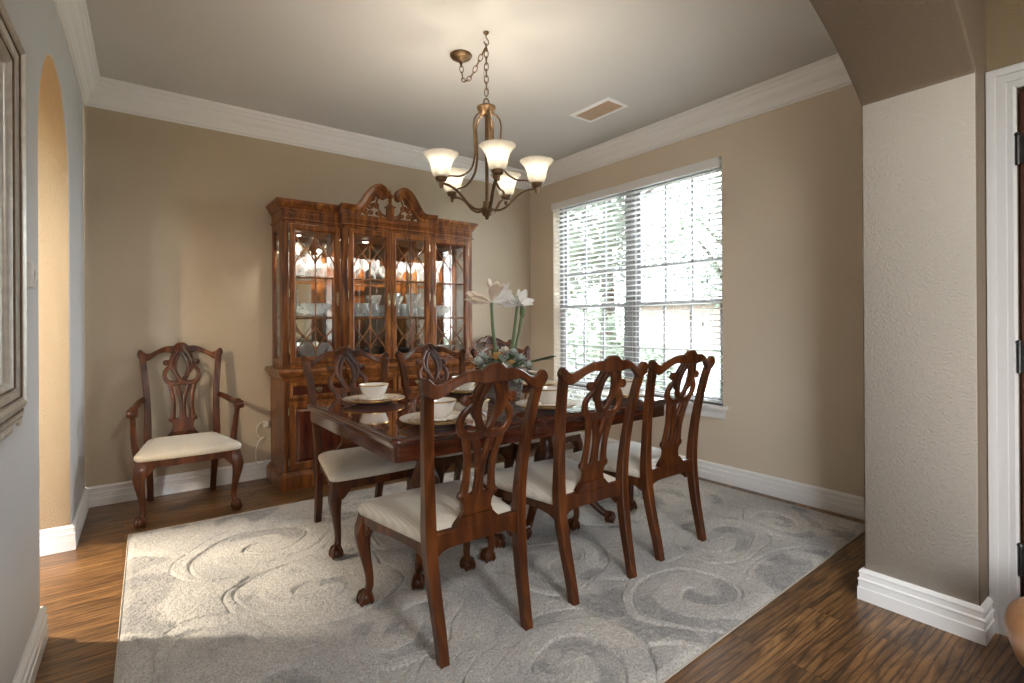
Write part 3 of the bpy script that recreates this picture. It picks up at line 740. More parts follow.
def bail(parent, x, z, y):
    m_ = MB()
    m_.prism([(-.030,0),(-.020,.010),(-.008,.008),(0,.016),(.008,.008),(.020,.010),(.030,0),(.018,-.010),(0,-.016),(-.018,-.010)], 0, .003, lambda p, q, v: (x+p, y-v, z+q))
    m_.tube([(x-.020,y-.004,z),(x-.020,y-.014,z-.004),(x-.016,y-.018,z-.018),(x,y-.019,z-.023),(x+.016,y-.018,z-.018),(x+.020,y-.014,z-.004),(x+.020,y-.004,z)], .0026, 6)
    return m_.build('handle', M['brass'], parent)
def escut(parent, x, z, y):
    m_ = MB()
    m_.prism([(0,-.055),(.008,-.045),(.006,-.034),(.012,-.022),(.008,-.008),(.011,.006),(.008,.020),(.012,.032),(.006,.044),(.004,.055),(-.004,.055),(-.006,.044),(-.012,.032),(-.008,.020),(-.011,.006),(-.008,-.008),(-.012,-.022),(-.006,-.034),(-.008,-.045)], 0, .004, lambda p, q, v: (x+p, y-v, z+q))
    m_.tube([(x,y-.004,z-.004),(x,y-.014,z-.006),(x,y-.015,z-.035),(x,y-.010,z-.040)], .003, 6)
    return m_.build('handle', M['brass'], parent)
def lock_face(x0, x1, z0, z1, y, kind):
    mb = MB(); rp(mb, x0, x1, z0, z1, y, .028 if kind == 'drawer' else .052)
    o_ = mb.build(kind, H, hc, smooth=30)
    f = .028 if kind == 'drawer' else .052
    m_ = MB(); m_.prism([(x0+f-.001,z0+f-.001),(x1-f+.001,z0+f-.001),(x1-f+.001,z1-f+.001),(x0+f-.001,z1-f+.001)], 0, .006, lambda p, q, v: (p, y-v, q))
    if kind == 'door':
        g = f+.022
        m_.loft([[Vector((p, y-v, q)) for p, q in ((x0+f+a,z0+f+a),(x1-f-a,z0+f+a),(x1-f-a,z1-f-a),(x0+f+a,z1-f-a))] for a, v in ((.004,.005),(.022,.015),(.060,.015))])
    m_.build('panel', HD, o_, smooth=20)
    return o_
wg = .018
for x0, x1, y in ((-BW+.035, -CW-.012, BF), (-CW+.012, -.006, BFC), (.006, CW-.012, BFC), (CW+.012, BW-.035, BF)):
    dr = lock_face(x0, x1, .655, .775, y, 'drawer'); bail(dr, (x0+x1)/2, .722, y-.007)
    dd = lock_face(x0, x1, .140, .635, y, 'door')
    s_ = 1 if x0 < 0 else -1
    hx = (x1-.026) if s_ > 0 else (x0+.026)
    escut(dd, hx, .42, y-.018)
    for z in (.20, .57):
        h = MB(); h.lathe([(0,-.025),(.004,-.025),(.004,.025),(0,.025)], 8, ((x0-.003) if s_ > 0 else (x1+.003), y-.014, z)); h.build('hinge', M['brass'], dd)
for s in (-1, 1):                                    # fluted corner pilasters of the base
    m_ = MB(); m_.box(min(s*(BW-.030), s*(BW-.002)), max(s*(BW-.030), s*(BW-.002)), BF-.010, BF+.03, .124, .788); m_.build('corner_post', H, hc, bevel=.004)
# carved shell with leaves across the centre doors
m_ = MB()
for s in (-1, 1):
    for a, b_, c_ in ((.02,.30,.07),(.05,.33,.09),(.03,.24,.06),(.07,.27,.08)):
        m_.tube(crom([(s*a, BFC-.020, b_), (s*(a+c_*.5), BFC-.026, b_+.03), (s*(a+c_), BFC-.022, b_+.005), (s*(a+c_*.8), BFC-.020, b_-.02)], 4), .006, 6)
m_.build('carved_leaves', H, hc)

# upper case
Z0, Z1 = .878, 1.985
mb = MB(); slab(mb, UW, UF, UFC, CW, Z0-.004, Z0+.022); mb.build('display_base', H, hc, bevel=.003)
mb = MB(); slab(mb, UW, UF, UFC, CW, Z1-.02, Z1+.004); mb.build('display_top', H, hc, bevel=.003)
m_ = MB(); m_.box(-UW+.01, UW-.01, -.010, -.004, Z0+.02, Z1-.02); m_.build('back_mirror', M['mirror2'], hc, smooth=0)
m_ = MB(); m_.box(-UW, UW, -.004, 0, Z0, Z1)
m_.build('back_panel', HD, hc, smooth=0)
for x0, x1, y in ((-UW, -UW+.046, UF), (-CW-.022, -CW+.020, UFC), (CW-.020, CW+.022, UFC), (UW-.046, UW, UF)):
    m_ = MB(); m_.box(x0, x1, y, y+.045, Z0+.02, Z1-.02)
    for k in (-.009, .009): m_.tube([((x0+x1)/2+k, y-.001, Z0+.07), ((x0+x1)/2+k, y-.001, Z1-.07)], .0035, 6)
    m_.build('post', H, hc, bevel=.003)
for s in (-1, 1):                                    # glazed ends
    x0, x1 = sorted((s*UW, s*(UW-.022)))
    fe = lambda p, q, v: (s*(UW-.022+v), p, q)
    m_ = MB(); m_.sweep([(UF+.045, Z0+.022), (0, Z0+.022), (0, Z1-.02), (UF+.045, Z1-.02)], [(0,0),(0,.018),(.004,.022),(.034,.022),(.040,.014),(.040,0)], fe, closed=True)
    e_ = m_.build('side_frame', H, hc, smooth=25)
    m_ = MB(); m_.box(s*(UW-.014)-.0015, s*(UW-.014)+.0015, UF+.08, -.035, Z0+.055, Z1-.055); m_.build('pane', M['pane'], e_, smooth=0)
for x in (-CW, CW):                                  # inner dividers, slim uprights at the back
    m_ = MB(); m_.box(x-.010, x+.010, -.075, -.010, Z0+.02, Z1-.02); m_.build('divider', H, hc, bevel=.002)
# glazed doors
def gdoor(x0, x1, y, hside):
    z0, z1 = Z0+.030, Z1-.026; fw = .046
    fz = lambda p, q, v: (p, y-v, q)
    mb = MB(); mb.sweep([(x0,z0),(x1,z0),(x1,z1),(x0,z1)], [(0,-.004),(0,.014),(.004,.018),(fw-.012,.018),(fw-.004,.012),(fw,.004),(fw,-.004)], fz, closed=True)
    d_ = mb.build('door', H, hc, smooth=25)
    gx0, gx1, gz0, gz1 = x0+fw, x1-fw, z0+fw, z1-fw
    m_ = MB(); m_.box(gx0-.004, gx1+.004, y-.002, y+.001, gz0-.004, gz1+.004); m_.build('pane', M['pane'], d_, smooth=0)
    cx = (gx0+gx1)/2; hw = (gx1-gx0)/2; m_ = MB(); fr = lambda x, z, v: (x, y-.006+v, z)
    ribbon(m_, [(cx, gz0), (cx, (gz0+gz1)/2), (cx, gz1)], [.009]*3, .010, fr, 2)
    hL = .235
    for s in (-1, 1):
        for zt, dr in ((gz1, -1), (gz0, 1)):
            up = []; dn = []
            for k in range(9):
                t_ = k/8; sm = t_*t_*(3-2*t_)
                up.append((cx+s*hw*(1-sm), zt+dr*(.02+hL*t_)))
                dn.append((cx+s*hw*sm, zt+dr*(.035+hL*t_*.93)))
            ribbon(m_, up, [.0085]*9, .010, fr, 2); ribbon(m_, dn, [.0085]*9, .010, fr, 2)
    m_.build('muntins', H, d_, smooth=40)
    hx = x1-.022 if hside > 0 else x0+.022
    escut(d_, hx, 1.40, y-.018)
    kx = x0-.002 if hside > 0 else x1+.002
    for z in (z0+.10, (z0+z1)/2, z1-.10):
        h = MB(); h.lathe([(0,-.028),(.004,-.028),(.004,.028),(0,.028)], 8, (kx, y-.012, z)); h.build('hinge', M['brass'], d_)
gdoor(-UW+.050, -CW-.026, UF, 1); gdoor(-CW+.024, -.003, UFC, 1); gdoor(.003, CW-.024, UFC, -1); gdoor(CW+.026, UW-.050, UF, -1)
SH = [1.265, 1.575]
for z in SH:
    m_ = MB(); slab(m_, UW-.026, UF+.030, UFC+.030, CW-.02, z-.006, z); m_.build('glass_shelf', M['shelf_glass'], hc, smooth=0)
    m_ = MB(); slab(m_, UW-.026, UF+.022, UFC+.022, CW-.02, z-.016, z-.007)
    # slim wooden rail under each shelf edge
    m_.bm.clear()
    for x0, x1, y in ((-UW+.03, -CW-.02, UF+.030), (-CW+.02, CW-.02, UFC+.030), (CW+.02, UW-.03, UF+.030)): m_.box(x0, x1, y-.006, y+.006, z-.020, z-.0065)
    m_.build('shelf_rail', H, hc, bevel=.002)
for x, y in ((-.60, -.17), (0, -.20), (.60, -.17), (-.22,-.2), (.22,-.2)):
    m_ = MB(); m_.lathe([(0,0),(.030,0),(.034,-.004),(.034,-.012),(.028,-.014),(.026,-.012),(0,-.012)], 18, (x, y, Z1-.020)); p_ = m_.build('puck_light', M['bronze'], hc)
    m_ = MB(); m_.lathe([(0,0),(.025,0),(.025,-.003),(0,-.003)], 18, (x, y, Z1-.0335)); m_.build('lens', M['bulb'], p_)

# frieze, cornice, pediment
mb = MB(); slab(mb, UW+.002, UF-.004, UFC-.004, CW+.022, Z1+.004, Z1+.075); mb.box(-CW-.024, CW+.024, UFC-.006, -.02, Z1+.072, Z1+.093)
mb.build('frieze', H, hc, bevel=.002)
m_ = MB()
def fret_line(xa, xb, y):
    n = max(2, int((xb-xa)/.022))
    for ph in (0, 1):
        m_.tube([(xa+(xb-xa)*k/n, y-.001, Z1+.040+(.013 if (k+ph) % 2 else -.013)) for k in range(n+1)], .0034, 4)
fret_line(-UW+.02, -CW-.03, UF-.004); fret_line(-CW+.0, CW, UFC-.004); fret_line(CW+.03, UW-.02, UF-.004)
m_.build('blind_fret', H, hc)
moulding('base_bead', UW, UF, UFC, CW+.022, [(.002,Z1-.002),(.012,Z1+.002),(.012,Z1+.010),(.002,Z1+.014)])
CP = [(.002,Z1+.070),(.010,Z1+.076),(.012,Z1+.088),(.022,Z1+.100),(.030,Z1+.118),(.040,Z1+.128),(.044,Z1+.146),(.038,Z1+.150)]
# cornice on wings and the short shoulders of the centre
for s in (-1, 1):
    pl = lambda e: [(s*(CW+.026), 0), (s*(CW+.026), UF-e), (s*(UW+e), UF-e), (s*(UW+e), 0)]
    mb = MB(); mb.loft([[Vector((x, y, z)) for x, y in pl(e)] for e, z in CP]); mb.build('cornice', H, hc, smooth=25)
    # swan neck: from the shoulder over the crest into the scroll
    neck = crom([(.420,2.104,.0),(.360,2.104,0),(.300,2.104,0),(.262,2.124,0),(.224,2.172,0),(.188,2.230,0),(.150,2.278,0),(.112,2.300,0),(.078,2.292,0),(.058,2.268,0),(.060,2.244,0),(.078,2.232,0)], 5)
    mb = MB(); rings = []
    prof = [(-.028,-.014),(.000,-.018),(.006,-.030),(.014,-.034),(.018,-.046),(.026,-.050),(.030,-.064),(.038,-.064),(.040,.010),(-.028,.010)]
    nn = len(neck)
    for i, (x, z, _) in enumerate(neck):
        a = neck[max(0,i-1)]; b_ = neck[min(nn-1,i+1)]; d_ = Vector((b_[0]-a[0], b_[1]-a[1])).normalized(); nx, nz = d_.y, -d_.x
        if i >= 0: nx, nz = (-nx, -nz) if (nz < 0 and i < nn*.6) else (nx, nz)
        tt = i/(nn-1); sc = 1.0 if tt < .62 else 1-.62*(tt-.62)/.38
        rings.append([Vector((s*(x+nx*u*sc), UFC-.004+v*(.9 if tt < .6 else .9-.25*(tt-.6)), z+nz*u*sc)) for u, v in prof])
    mb.loft(rings)
    mb.lathe([(0,-.060),(.010,-.060),(.014,-.055),(.026,-.052),(.030,-.044),(.030,.008),(0,.008)], 18, (s*.082, UFC-.004, 2.262), Matrix.Rotation(-PI/2, 4, 'X') @ Matrix.Scale(-1, 4, (0,0,1)))
    mb.build('swan_neck', H, hc, smooth=30)
    # pierced scrollwork behind the neck
    mb = MB(); g = lambda x, z, v: (s*x, UFC+.004+v, z)
    def scroll(cx, cz, r, a0, turns, w_=.0175):
        pp = []
        for k in range(int(14*turns)+1):
            q = k/(14*turns); a = a0+2*PI*turns*q; rr = r*(1-.78*q); pp.append((cx+rr*math.cos(a), cz+rr*math.sin(a)))
        ribbon(mb, pp, [w_*(1-.3*k/len(pp)) for k in range(len(pp))], .010, g, 2)
        mb.lathe([(0,-.006),(.0055,-.006),(.0055,.006),(0,.006)], 8, Vector(g(pp[-1][0], pp[-1][1], 0)), Matrix.Rotation(PI/2, 4, 'X'))
    for a in ((.150,2.225,.030,-1.2,1.3),(.175,2.165,.030,2.4,1.3),(.120,2.165,.026,.2,1.2),(.225,2.125,.024,2.8,1.2),(.165,2.105,.022,-.4,1.1),(.110,2.110,.018,2.2,1.1),(.268,2.098,.017,2.6,1.1),(.085,2.085,.015,.5,1.),(.205,2.090,.016,.2,1.),(.300,2.080,.011,2.5,1.),(.060,2.075,.010,2.,1.),(.133,2.255,.016,1.4,1.)): scroll(*a)
    ribbon(mb, [(.095,2.250),(.112,2.215),(.112,2.175),(.095,2.135),(.070,2.105),(.035,2.092)], [.014,.013,.012,.012,.012,.012], .012, g)
    ribbon(mb, [(.345,2.066),(.20,2.066),(.03,2.066)], [.014]*3, .012, g)
    ribbon(mb, [(.140,2.245),(.160,2.200),(.200,2.150),(.245,2.108),(.320,2.075)], [.008]*5, .010, g)
    mb.build('pierced_scrollwork', H, hc, smooth=40)
m_ = MB(); m_.box(-.034, .034, UFC-.030, UFC+.03, 2.058, 2.070)
m_.prism([(-.026,-.026),(.026,-.026),(.026,.026),(-.026,.026)], 2.070, 2.165, lambda p, q, v: (p, UFC+q, v))
m_.prism([(-.036,-.036),(.036,-.036),(.036,.036),(-.036,.036)], 2.163, 2.176, lambda p, q, v: (p, UFC+q, v))
m_.lathe([(.030,2.176),(.026,2.184),(.017,2.200),(.013,2.212),(.020,2.222),(.012,2.232),(.015,2.238),(.026,2.252),(.026,2.266),(.012,2.280),(.007,2.288),(.010,2.296),(.006,2.306),(.003,2.318),(0,2.320)], 18, (0, UFC, 0))
m_.build('finial', H, hc, smooth=35, bevel=.002)

# crystal and china inside the cabinet
def glassware(name, prof, m_, locs, label, cat, group=None, n=22):
    first = None
    for i, p in enumerate(locs):
        p = (HX+p[0], HY+p[1], p[2]+.0006)
        lb = label if isinstance(label, str) else label[i]
        if first is None:
            mb = MB(); mb.lathe(prof, n); first = tag(mb.build(name, m_, None, smooth=40, loc=p), lb, cat, group)
        else: copy_tree(first, p, label=lb)
TUM = [(0,0),(.030,0),(.032,.004),(.036,.100),(.038,.108),(.0355,.108),(.033,.1),(.029,.012),(0,.010)]
GOB = [(0,0),(.034,0),(.034,.003),(.008,.010),(.005,.030),(.006,.060),(.012,.070),(.030,.090),(.038,.120),(.036,.165),(.034,.165),(.035,.12),(.027,.093),(0,.078)]
VAS = [(0,0),(.045,0),(.048,.006),(.034,.03),(.040,.09),(.058,.150),(.072,.195),(.070,.200),(.054,.150),(.036,.09),(.030,.03),(0,.015)]
BOWC = [(0,0),(.045,0),(.048,.008),(.04,.016),(.075,.04),(.105,.080),(.118,.100),(.114,.100),(.10,.08),(.07,.046),(0,.022)]
DEC = [(0,0),(.046,0),(.05,.006),(.052,.06),(.044,.10),(.016,.125),(.014,.165),(.024,.175),(.018,.178),(.012,.180),(.008,.186),(.020,.198),(.022,.212),(.012,.226),(0,.230)]
PIT = [(0,0),(.046,0),(.05,.01),(.046,.05),(.056,.10),(.046,.17),(.052,.205),(.048,.205),(.040,.17),(.05,.10),(.04,.05),(0,.015)]
s1, s2, s0 = SH[1], SH[0], Z0+.022
glassware('crystal_tumbler', TUM, M['crystal'], [(-.325+.078*k, -.245, s2) for k in range(4)]+[(-.29+.078*k, -.16, s2) for k in range(3)], 'cut crystal tumbler on the lower glass shelf behind the left centre cabinet door', 'glass', 'tumblers behind the left centre door')
glassware('crystal_goblet', GOB, M['crystal'], [(-.33+.085*k, -.22, s1) for k in range(4)], 'crystal stem goblet on the upper glass shelf behind the left centre door', 'glass', 'goblets behind the left centre door')
glassware('crystal_goblet', GOB, M['crystal'], [(.09+.085*k, -.22, s1) for k in range(4)], 'crystal stem goblet on the upper glass shelf behind the right centre door', 'glass', 'goblets behind the right centre door')
glassware('crystal_vase', VAS, M['crystal'], [(.085, -.22, s2), (.29, -.19, s2)], ['flared crystal vase just right of the centre door handles, lower glass shelf', 'flared crystal vase at the right side of the right centre door, lower glass shelf'], 'vase')
glassware('crystal_tumbler', TUM, M['crystal'], [(.165, -.27, s2), (.205, -.17, s2)], 'crystal tumbler between the two flared vases behind the right centre door', 'glass', 'tumblers between the vases')
glassware('crystal_decanter', DEC, M['crystal'], [(-.68, -.17, s1), (-.52, -.17, s1)], ['crystal decanter with stopper, left one on the top shelf of the left wing', 'crystal decanter with stopper, right one on the top shelf of the left wing'], 'decanter')
glassware('crystal_goblet', GOB, M['crystal'], [(-.60, -.22, s1), (-.60, -.10, s1), (-.428, -.2, s1)], 'crystal goblet among the decanters in the left wing of the cabinet', 'glass', 'goblets beside the decanters')
glassware('crystal_pitcher', PIT, M['crystal'], [(-.742, -.18, s2)], 'tall crystal pitcher at the left of the lower glass shelf in the left wing', 'pitcher')
glassware('crystal_bowl', BOWC, M['crystal'], [(-.54, -.175, s2), (.575, -.17, s2)], ['wide cut crystal bowl on the lower glass shelf of the left wing', 'wide cut crystal bowl on the lower glass shelf of the right wing'], 'bowl')
glassware('crystal_vase', VAS, M['crystal'], [(.53, -.16, s1)], 'flared crystal vase alone on the top shelf of the right wing', 'vase')
# ruffled white bowl
mb = MB(); rings = []
for r, z, am in ((.04,0,0),(.05,.004,0),(.045,.02,0),(.085,.07,.08),(.125,.135,.16),(.128,.140,.16),(.120,.137,.16),(.08,.075,.08),(.03,.03,0)):
    rings.append([Vector((r*(1+am*math.sin(6*a))*math.cos(a), r*(1+am*math.sin(6*a))*math.sin(a), z+am*.12*math.cos(6*a))) for a in [2*PI*k/60 for k in range(60)]])
mb.loft(rings); tag(mb.build('ruffled_bowl', M['sheer'], None, smooth=50, loc=(HX-.585, HY-.17, s0+.0006)), 'white ruffled ceramic bowl at the bottom of the left wing', 'bowl')
STK = [(0,0),(.06,0),(.065,.004),(.115,.014),(.115,.018),(0,.016)]
for nm, x in (('left', -.19), ('right', .19)):
    for k in range(5):
        mb = MB(); mb.lathe(STK, 26); tag(mb.build('dark_plate', M['dkplate'], None, smooth=40, loc=(HX+x, HY-.19, s0+.0006+k*.0185)), 'dark blue plate in the stack at the bottom behind the %s centre door' % nm, 'plate', 'dark plates behind the %s centre door' % nm)
glassware('serving_dish', BOWC, M['sheer'], [(.60, -.17, s0)], 'cream serving bowl at the bottom of the right wing', 'bowl')

# ------------------------------------------------------------------ chandelier
yaw = .6452
Rt = Vector((math.cos(yaw), -math.sin(yaw), 0)); Fw = Vector((math.sin(yaw), math.cos(yaw), 0))
HK = Vector((1.644, 2.411, CH))
cl = empty('chandelier', HK, 0, label='brushed bronze five light chandelier with frosted bell shades hanging from the ceiling', cat='chandelier')
zc = lambda z: z-CH
m_ = MB(); m_.lathe([(0,0),(.016,0),(.017,-.006),(.008,-.014),(.004,-.020),(0,-.02)], 16)
m_.tube(crom([(0,0,-.018),(.0,0,-.030),(.014,0,-.044),(.016,0,-.062),(.002,0,-.074),(-.012,0,-.066),(-.014,0,-.056)], 5), .0032, 8)
m_.build('ceiling_hook', M['bronze'], cl)
def link(mb, c, d, a, ln=.024, wd=.0115, r=.0028):
    d = d.normalized(); o_ = d.orthogonal().normalized(); o_ = Quaternion(d, a) @ o_
    mb.tube([c+d*ln*math.cos(q)+o_*wd*math.sin(q)*(1 if abs(math.cos(q)) < .8 else 1) for q in [2*PI*k/14 for k in range(14)]], r, 6, closed=True)
m_ = MB(); z = -.075; k = 0
while z > -.330-.02: link(m_, Vector((0,0,z-.012)), Vector((0,0,1)), k*PI/2); z -= .036; k += 1
m_.tube([(.004,.004,-.07),(.016,.0,-.12),(-.010,.006,-.20),(-.014,.004,-.25),(.006,0,-.33),(0,0,-.38)], .0016, 6)
m_.build('chain', M['bronze'], cl)
CAN = Vector((1.661, 2.709, CH))-HK
m_ = MB(); pts = crom([tuple(Vector((0,0,-.075))), tuple(CAN*.25+Vector((0,0,-.125))), tuple(CAN*.6+Vector((0,0,-.180))), tuple(CAN*.9+Vector((0,0,-.165))), tuple(CAN*1.0+Vector((0,0,-.050)))], 24)
P3 = [Vector(p) for p in pts]; acc = 0; last = P3[0]; k = 0
for i in range(1, len(P3)):
    acc += (P3[i]-P3[i-1]).length
    if acc > .036: link(m_, P3[i], P3[min(i+1, len(P3)-1)]-P3[i-1], k*PI/2); acc = 0; k += 1
m_.build('swag_chain', M['bronze'], cl)
m_ = MB(); m_.lathe([(0,0),(.066,0),(.068,-.004),(.062,-.016),(.046,-.026),(.030,-.030),(.022,-.036),(.012,-.040),(.008,-.058),(0,-.060)], 28, CAN); m_.build('ceiling_canopy', M['bronze'], cl)
zt, zh = zc(2.405), zc(1.835)
m_ = MB(); m_.tube([Vector((math.cos(q)*.018, 0, zt+.038+math.sin(q)*.022)) for q in [2*PI*k/16 for k in range(16)]], .004, 8, closed=True)
m_.lathe([(0,zt+.022),(.040,zt+.020),(.054,zt+.012),(.055,zt+.004),(.044,zt-.012),(.036,zt-.030),(.030,zt-.034),(0,zt-.036)], 28)
m_.lathe([(0,zt-.02),(.010,zt-.02),(.010,zh+.03),(0,zh+.03)], 14)
m_.build('top_cap', M['bronze'], cl)
m_ = MB(); m_.lathe([(0,zh+.050),(.022,zh+.048),(.024,zh+.020),(.036,zh+.012),(.038,zh-.006),(.030,zh-.014),(.026,zh-.026),(.014,zh-.034),(.010,zh-.040),(.012,zh-.044),(.006,zh-.050),(0,zh-.051)], 24); m_.build('hub', M['bronze'], cl)
RS, ZS = .280, zc(1.972)
for k in range(5):
    a = math.radians(-76+72*k); u = Rt*math.cos(a)+Fw*math.sin(a)
    P = lambda r, z: u*r+Vector((0,0,z))
    m_ = MB()
    m_.tube(crom([tuple(P(r, z)) for r, z in ((.028,zh+.004),(.075,zh+.002),(.120,zh+.026),(.175,zh+.080),(.225,ZS-.030),(.262,ZS-.022),(.284,ZS-.020))], 5), [.0095]*31, 8, sq=.7)
    m_.tube(crom([tuple(P(r, z)) for r, z in ((.026,zt-.020),(.058,zt-.040),(.080,zt-.085),(.078,zt-.180),(.076,zt-.270),(.100,zt-.350),(.165,zt-.400),(.235,zt-.410),(.280,ZS-.022))], 5), [.0085]*41, 8, sq=.6)
    m_.build('arm', M['bronze'], cl)
    m_ = MB(); c = P(RS, 0)
    m_.lathe([(0,ZS-.048),(.008,ZS-.046),(.011,ZS-.036),(.012,ZS-.014),(.026,ZS-.010),(.032,ZS+.002),(.033,ZS+.016),(.028,ZS+.022),(.020,ZS+.018),(0,ZS+.014)], 22, c); m_.build('socket_cup', M['bronze'], cl)
    m_ = MB()
    oo = [(.032,0),(.043,.010),(.051,.034),(.055,.060),(.063,.085),(.078,.107),(.092,.120),(.0945,.125)]
    ii = [(r-.004, z) for r, z in oo[::-1]]; ii[0] = (.0915,.125)
    prof = [(r, ZS+.010+z) for r, z in oo+ii]; m_.loft([[Vector((r*math.cos(2*PI*j/36), r*math.sin(2*PI*j/36), z))+c for j in range(36)] for r, z in prof], cap=False)
    m_.build('shade', M['shade'], cl, smooth=60)
    m_ = MB(); m_.sphere(c+Vector((0,0,ZS+.062)), .020, (1,1,1.2)); m_.lathe([(0,ZS+.012),(.011,ZS+.014),(.011,ZS+.048),(0,ZS+.05)], 12, c); m_.build('bulb', M['bulb'], cl)
    ld = bpy.data.lights.new('chandelier_bulb_light', 'POINT'); ld.energy = 3.5; ld.color = (1,.88,.72); ld.shadow_soft_size = .03
    lo = bpy.data.objects.new('chandelier_bulb_light', ld); C.objects.link(lo); lo.parent = cl; lo.location = c+Vector((0,0,ZS+.100))

# ------------------------------------------------------------------ flower arrangement
fa = empty('flower_arrangement', (1.775, 2.43, TZ+.0005), 0, label='grey basket arrangement with tall white amaryllis blooms and green foliage on the table', cat='flowers')
m_ = MB(); m_.loft([[Vector((x*s_, y*s_, z)) for x, y in rrect(.095,.075,.035)] for s_, z in ((.80,0),(.84,.004),(.92,.06),(1,.125),(1.05,.130),(1.05,.140),(.96,.140),(.9,.10))])
for z in (.02,.04,.06,.08,.10,.12):
    s_ = .84+.16*z/.125; m_.tube([Vector((x*s_*1.005, y*s_*1.005, z)) for x, y in rrect(.095,.075,.035)], .005, 6, closed=True)
m_.build('basket', M['basket'], fa)
def petal(mb, base, d, up, ln, wd, curl):
    d = d.normalized(); side = d.cross(up).normalized(); up = side.cross(d).normalized(); n, m2 = 7, 5; g = []
    for i in range(n+1):
        t_ = i/n; w_ = wd*math.sin(PI*min(1, .06+t_*.88)**1.15); r = []
        for j in range(m2+1):
            s_ = j/m2*2-1
            r.append(base+d*ln*t_+up*(curl*ln*t_*t_-.25*wd*(1-s_*s_)*1.0*(1-t_*.4))+side*w_*s_)
        g.append([mb.bm.verts.new(p) for p in r])
    for i in range(n):
        for j in range(m2): mb.bm.faces.new((g[i][j], g[i+1][j], g[i+1][j+1], g[i][j+1]))
def trumpet(name, c, d, ln, opn, m_, wk=.27):
    mb = MB(); d = Vector(d).normalized(); o1 = d.orthogonal().normalized()
    for k in range(6):
        q = Quaternion(d, k*PI/3+(.2 if k % 2 else 0)); up = q @ o1
        petal(mb, Vector(c)+up*.006, (d+up*opn*(.55 if k % 2 else .75)), up, ln*(1 if k % 2 else .95), ln*wk, opn*.9)
    bmesh.ops.solidify(mb.bm, geom=mb.bm.faces[:], thickness=.0012)
    for k in range(4):
        q = Quaternion(d, k*PI/2); mb.tube([Vector(c), Vector(c)+d*ln*.9+(q @ o1)*.008], .0012, 5)
    mb.lathe([(0,-.004),(.007,-.002),(.008,.012),(.006,.02),(0,.02)], 10, c, d.to_track_quat('Z','Y').to_matrix().to_4x4())
    return mb.build(name, m_, fa, smooth=60)
def rel(u, z, dd=0): return Rt*u+Fw*dd+Vector((0,0,z))
stems = [[(-.045,.06,0),(-.050,.25,0),(-.068,.42,0),(-.075,.565,0)], [(.030,.06,.02),(.038,.25,.02),(.060,.42,.02),(.075,.545,.02)], [(.045,.06,.0),(.055,.25,0),(.085,.40,0),(.098,.475,0)]]
for i, s_ in enumerate(stems):
    m_ = MB(); q = crom([tuple(rel(a, b_, c_)) for a, b_, c_ in s_], 6); m_.tube(q, [.0115-.003*k/len(q) if i < 2 else .008 for k in range(len(q))], 10); m_.build('stem', M['stem'], fa)
tp = rel(-.076,.565)
trumpet('bloom', tp, Rt*-1+Vector((0,0,.28))+Fw*-.2, .155, .10, M['petal'], .215)
trumpet('bloom', tp+Vector((0,0,.008)), Rt*.22+Vector((0,0,.75))-Fw*.25, .125, .26, M['petal'])
trumpet('bloom', tp+Vector((0,0,.004)), Rt*.9+Vector((0,0,.38))+Fw*.2, .140, .32, M['petalw'])
t2 = rel(.075,.545,.02)
trumpet('bloom', t2, Rt*.35+Vector((0,0,.35))-Fw*.4, .100, .40, M['petalw'])
trumpet('bloom', t2, Rt*-.5+Vector((0,0,.30))-Fw*.1, .105, .35, M['petalw'])
m_ = MB(); m_.sphere(rel(.103,.510), .017, (.9,.9,2.4)); m_.build('bud', M['stem'], fa)
def leafblade(mb, base, d, ln, wd, droop):
    d = d.normalized(); side = d.cross(Vector((0,0,1))); side = side.normalized() if side.length > .01 else Vector((1,0,0)); n = 5; g = []
    for i in range(n+1):
        t_ = i/n; w_ = wd*math.sin(PI*(.06+.94*t_)); c = base+d*ln*t_+Vector((0,0,-droop*ln*t_*t_))
        g.append((mb.bm.verts.new(c-side*w_+Vector((0,0,w_*.35))), mb.bm.verts.new(c), mb.bm.verts.new(c+side*w_+Vector((0,0,w_*.35)))))
    for a, b_ in zip(g[:-1], g[1:]):
        mb.bm.faces.new((a[0], b_[0], b_[1], a[1])); mb.bm.faces.new((a[1], b_[1], b_[2], a[2]))
rnd = random.Random(5)
for mt, cnt, sd in (('leafg', 150, 1), ('leafd', 110, 2)):
    m_ = MB()
    for i in range(cnt):
        a = rnd.uniform(0, 2*PI); el = rnd.uniform(-.15, 1.2); r0 = rnd.uniform(.02,.085)
        d_ = Vector((math.cos(a)*math.cos(el), math.sin(a)*math.cos(el), math.sin(el)))
        leafblade(m_, Vector((math.cos(a)*r0, math.sin(a)*r0, rnd.uniform(.14,.20))), d_, rnd.uniform(.07,.150), rnd.uniform(.012,.022), rnd.uniform(.1,.5))
    if mt == 'leafd':
        for p0, p1 in ((rel(.06,.18), rel(.275,.235)), (rel(.05,.16), rel(.21,.12)), (rel(-.05,.16), rel(-.18,.15))):
            m_.tube([p0, (p0+p1)/2+Vector((0,0,.02)), p1], .002, 5)
            for k in range(9):
                for s_ in (-1, 1): leafblade(m_, p0.lerp(p1, .3+.7*k/9)+Vector((0,0,.014)), (p1-p0).normalized()+Vector((-(p1-p0).y, (p1-p0).x, 0)).normalized()*s_*.8, .055, .015, .1)
    tag(m_.build('foliage', M[mt], fa, smooth=60), kind='stuff')
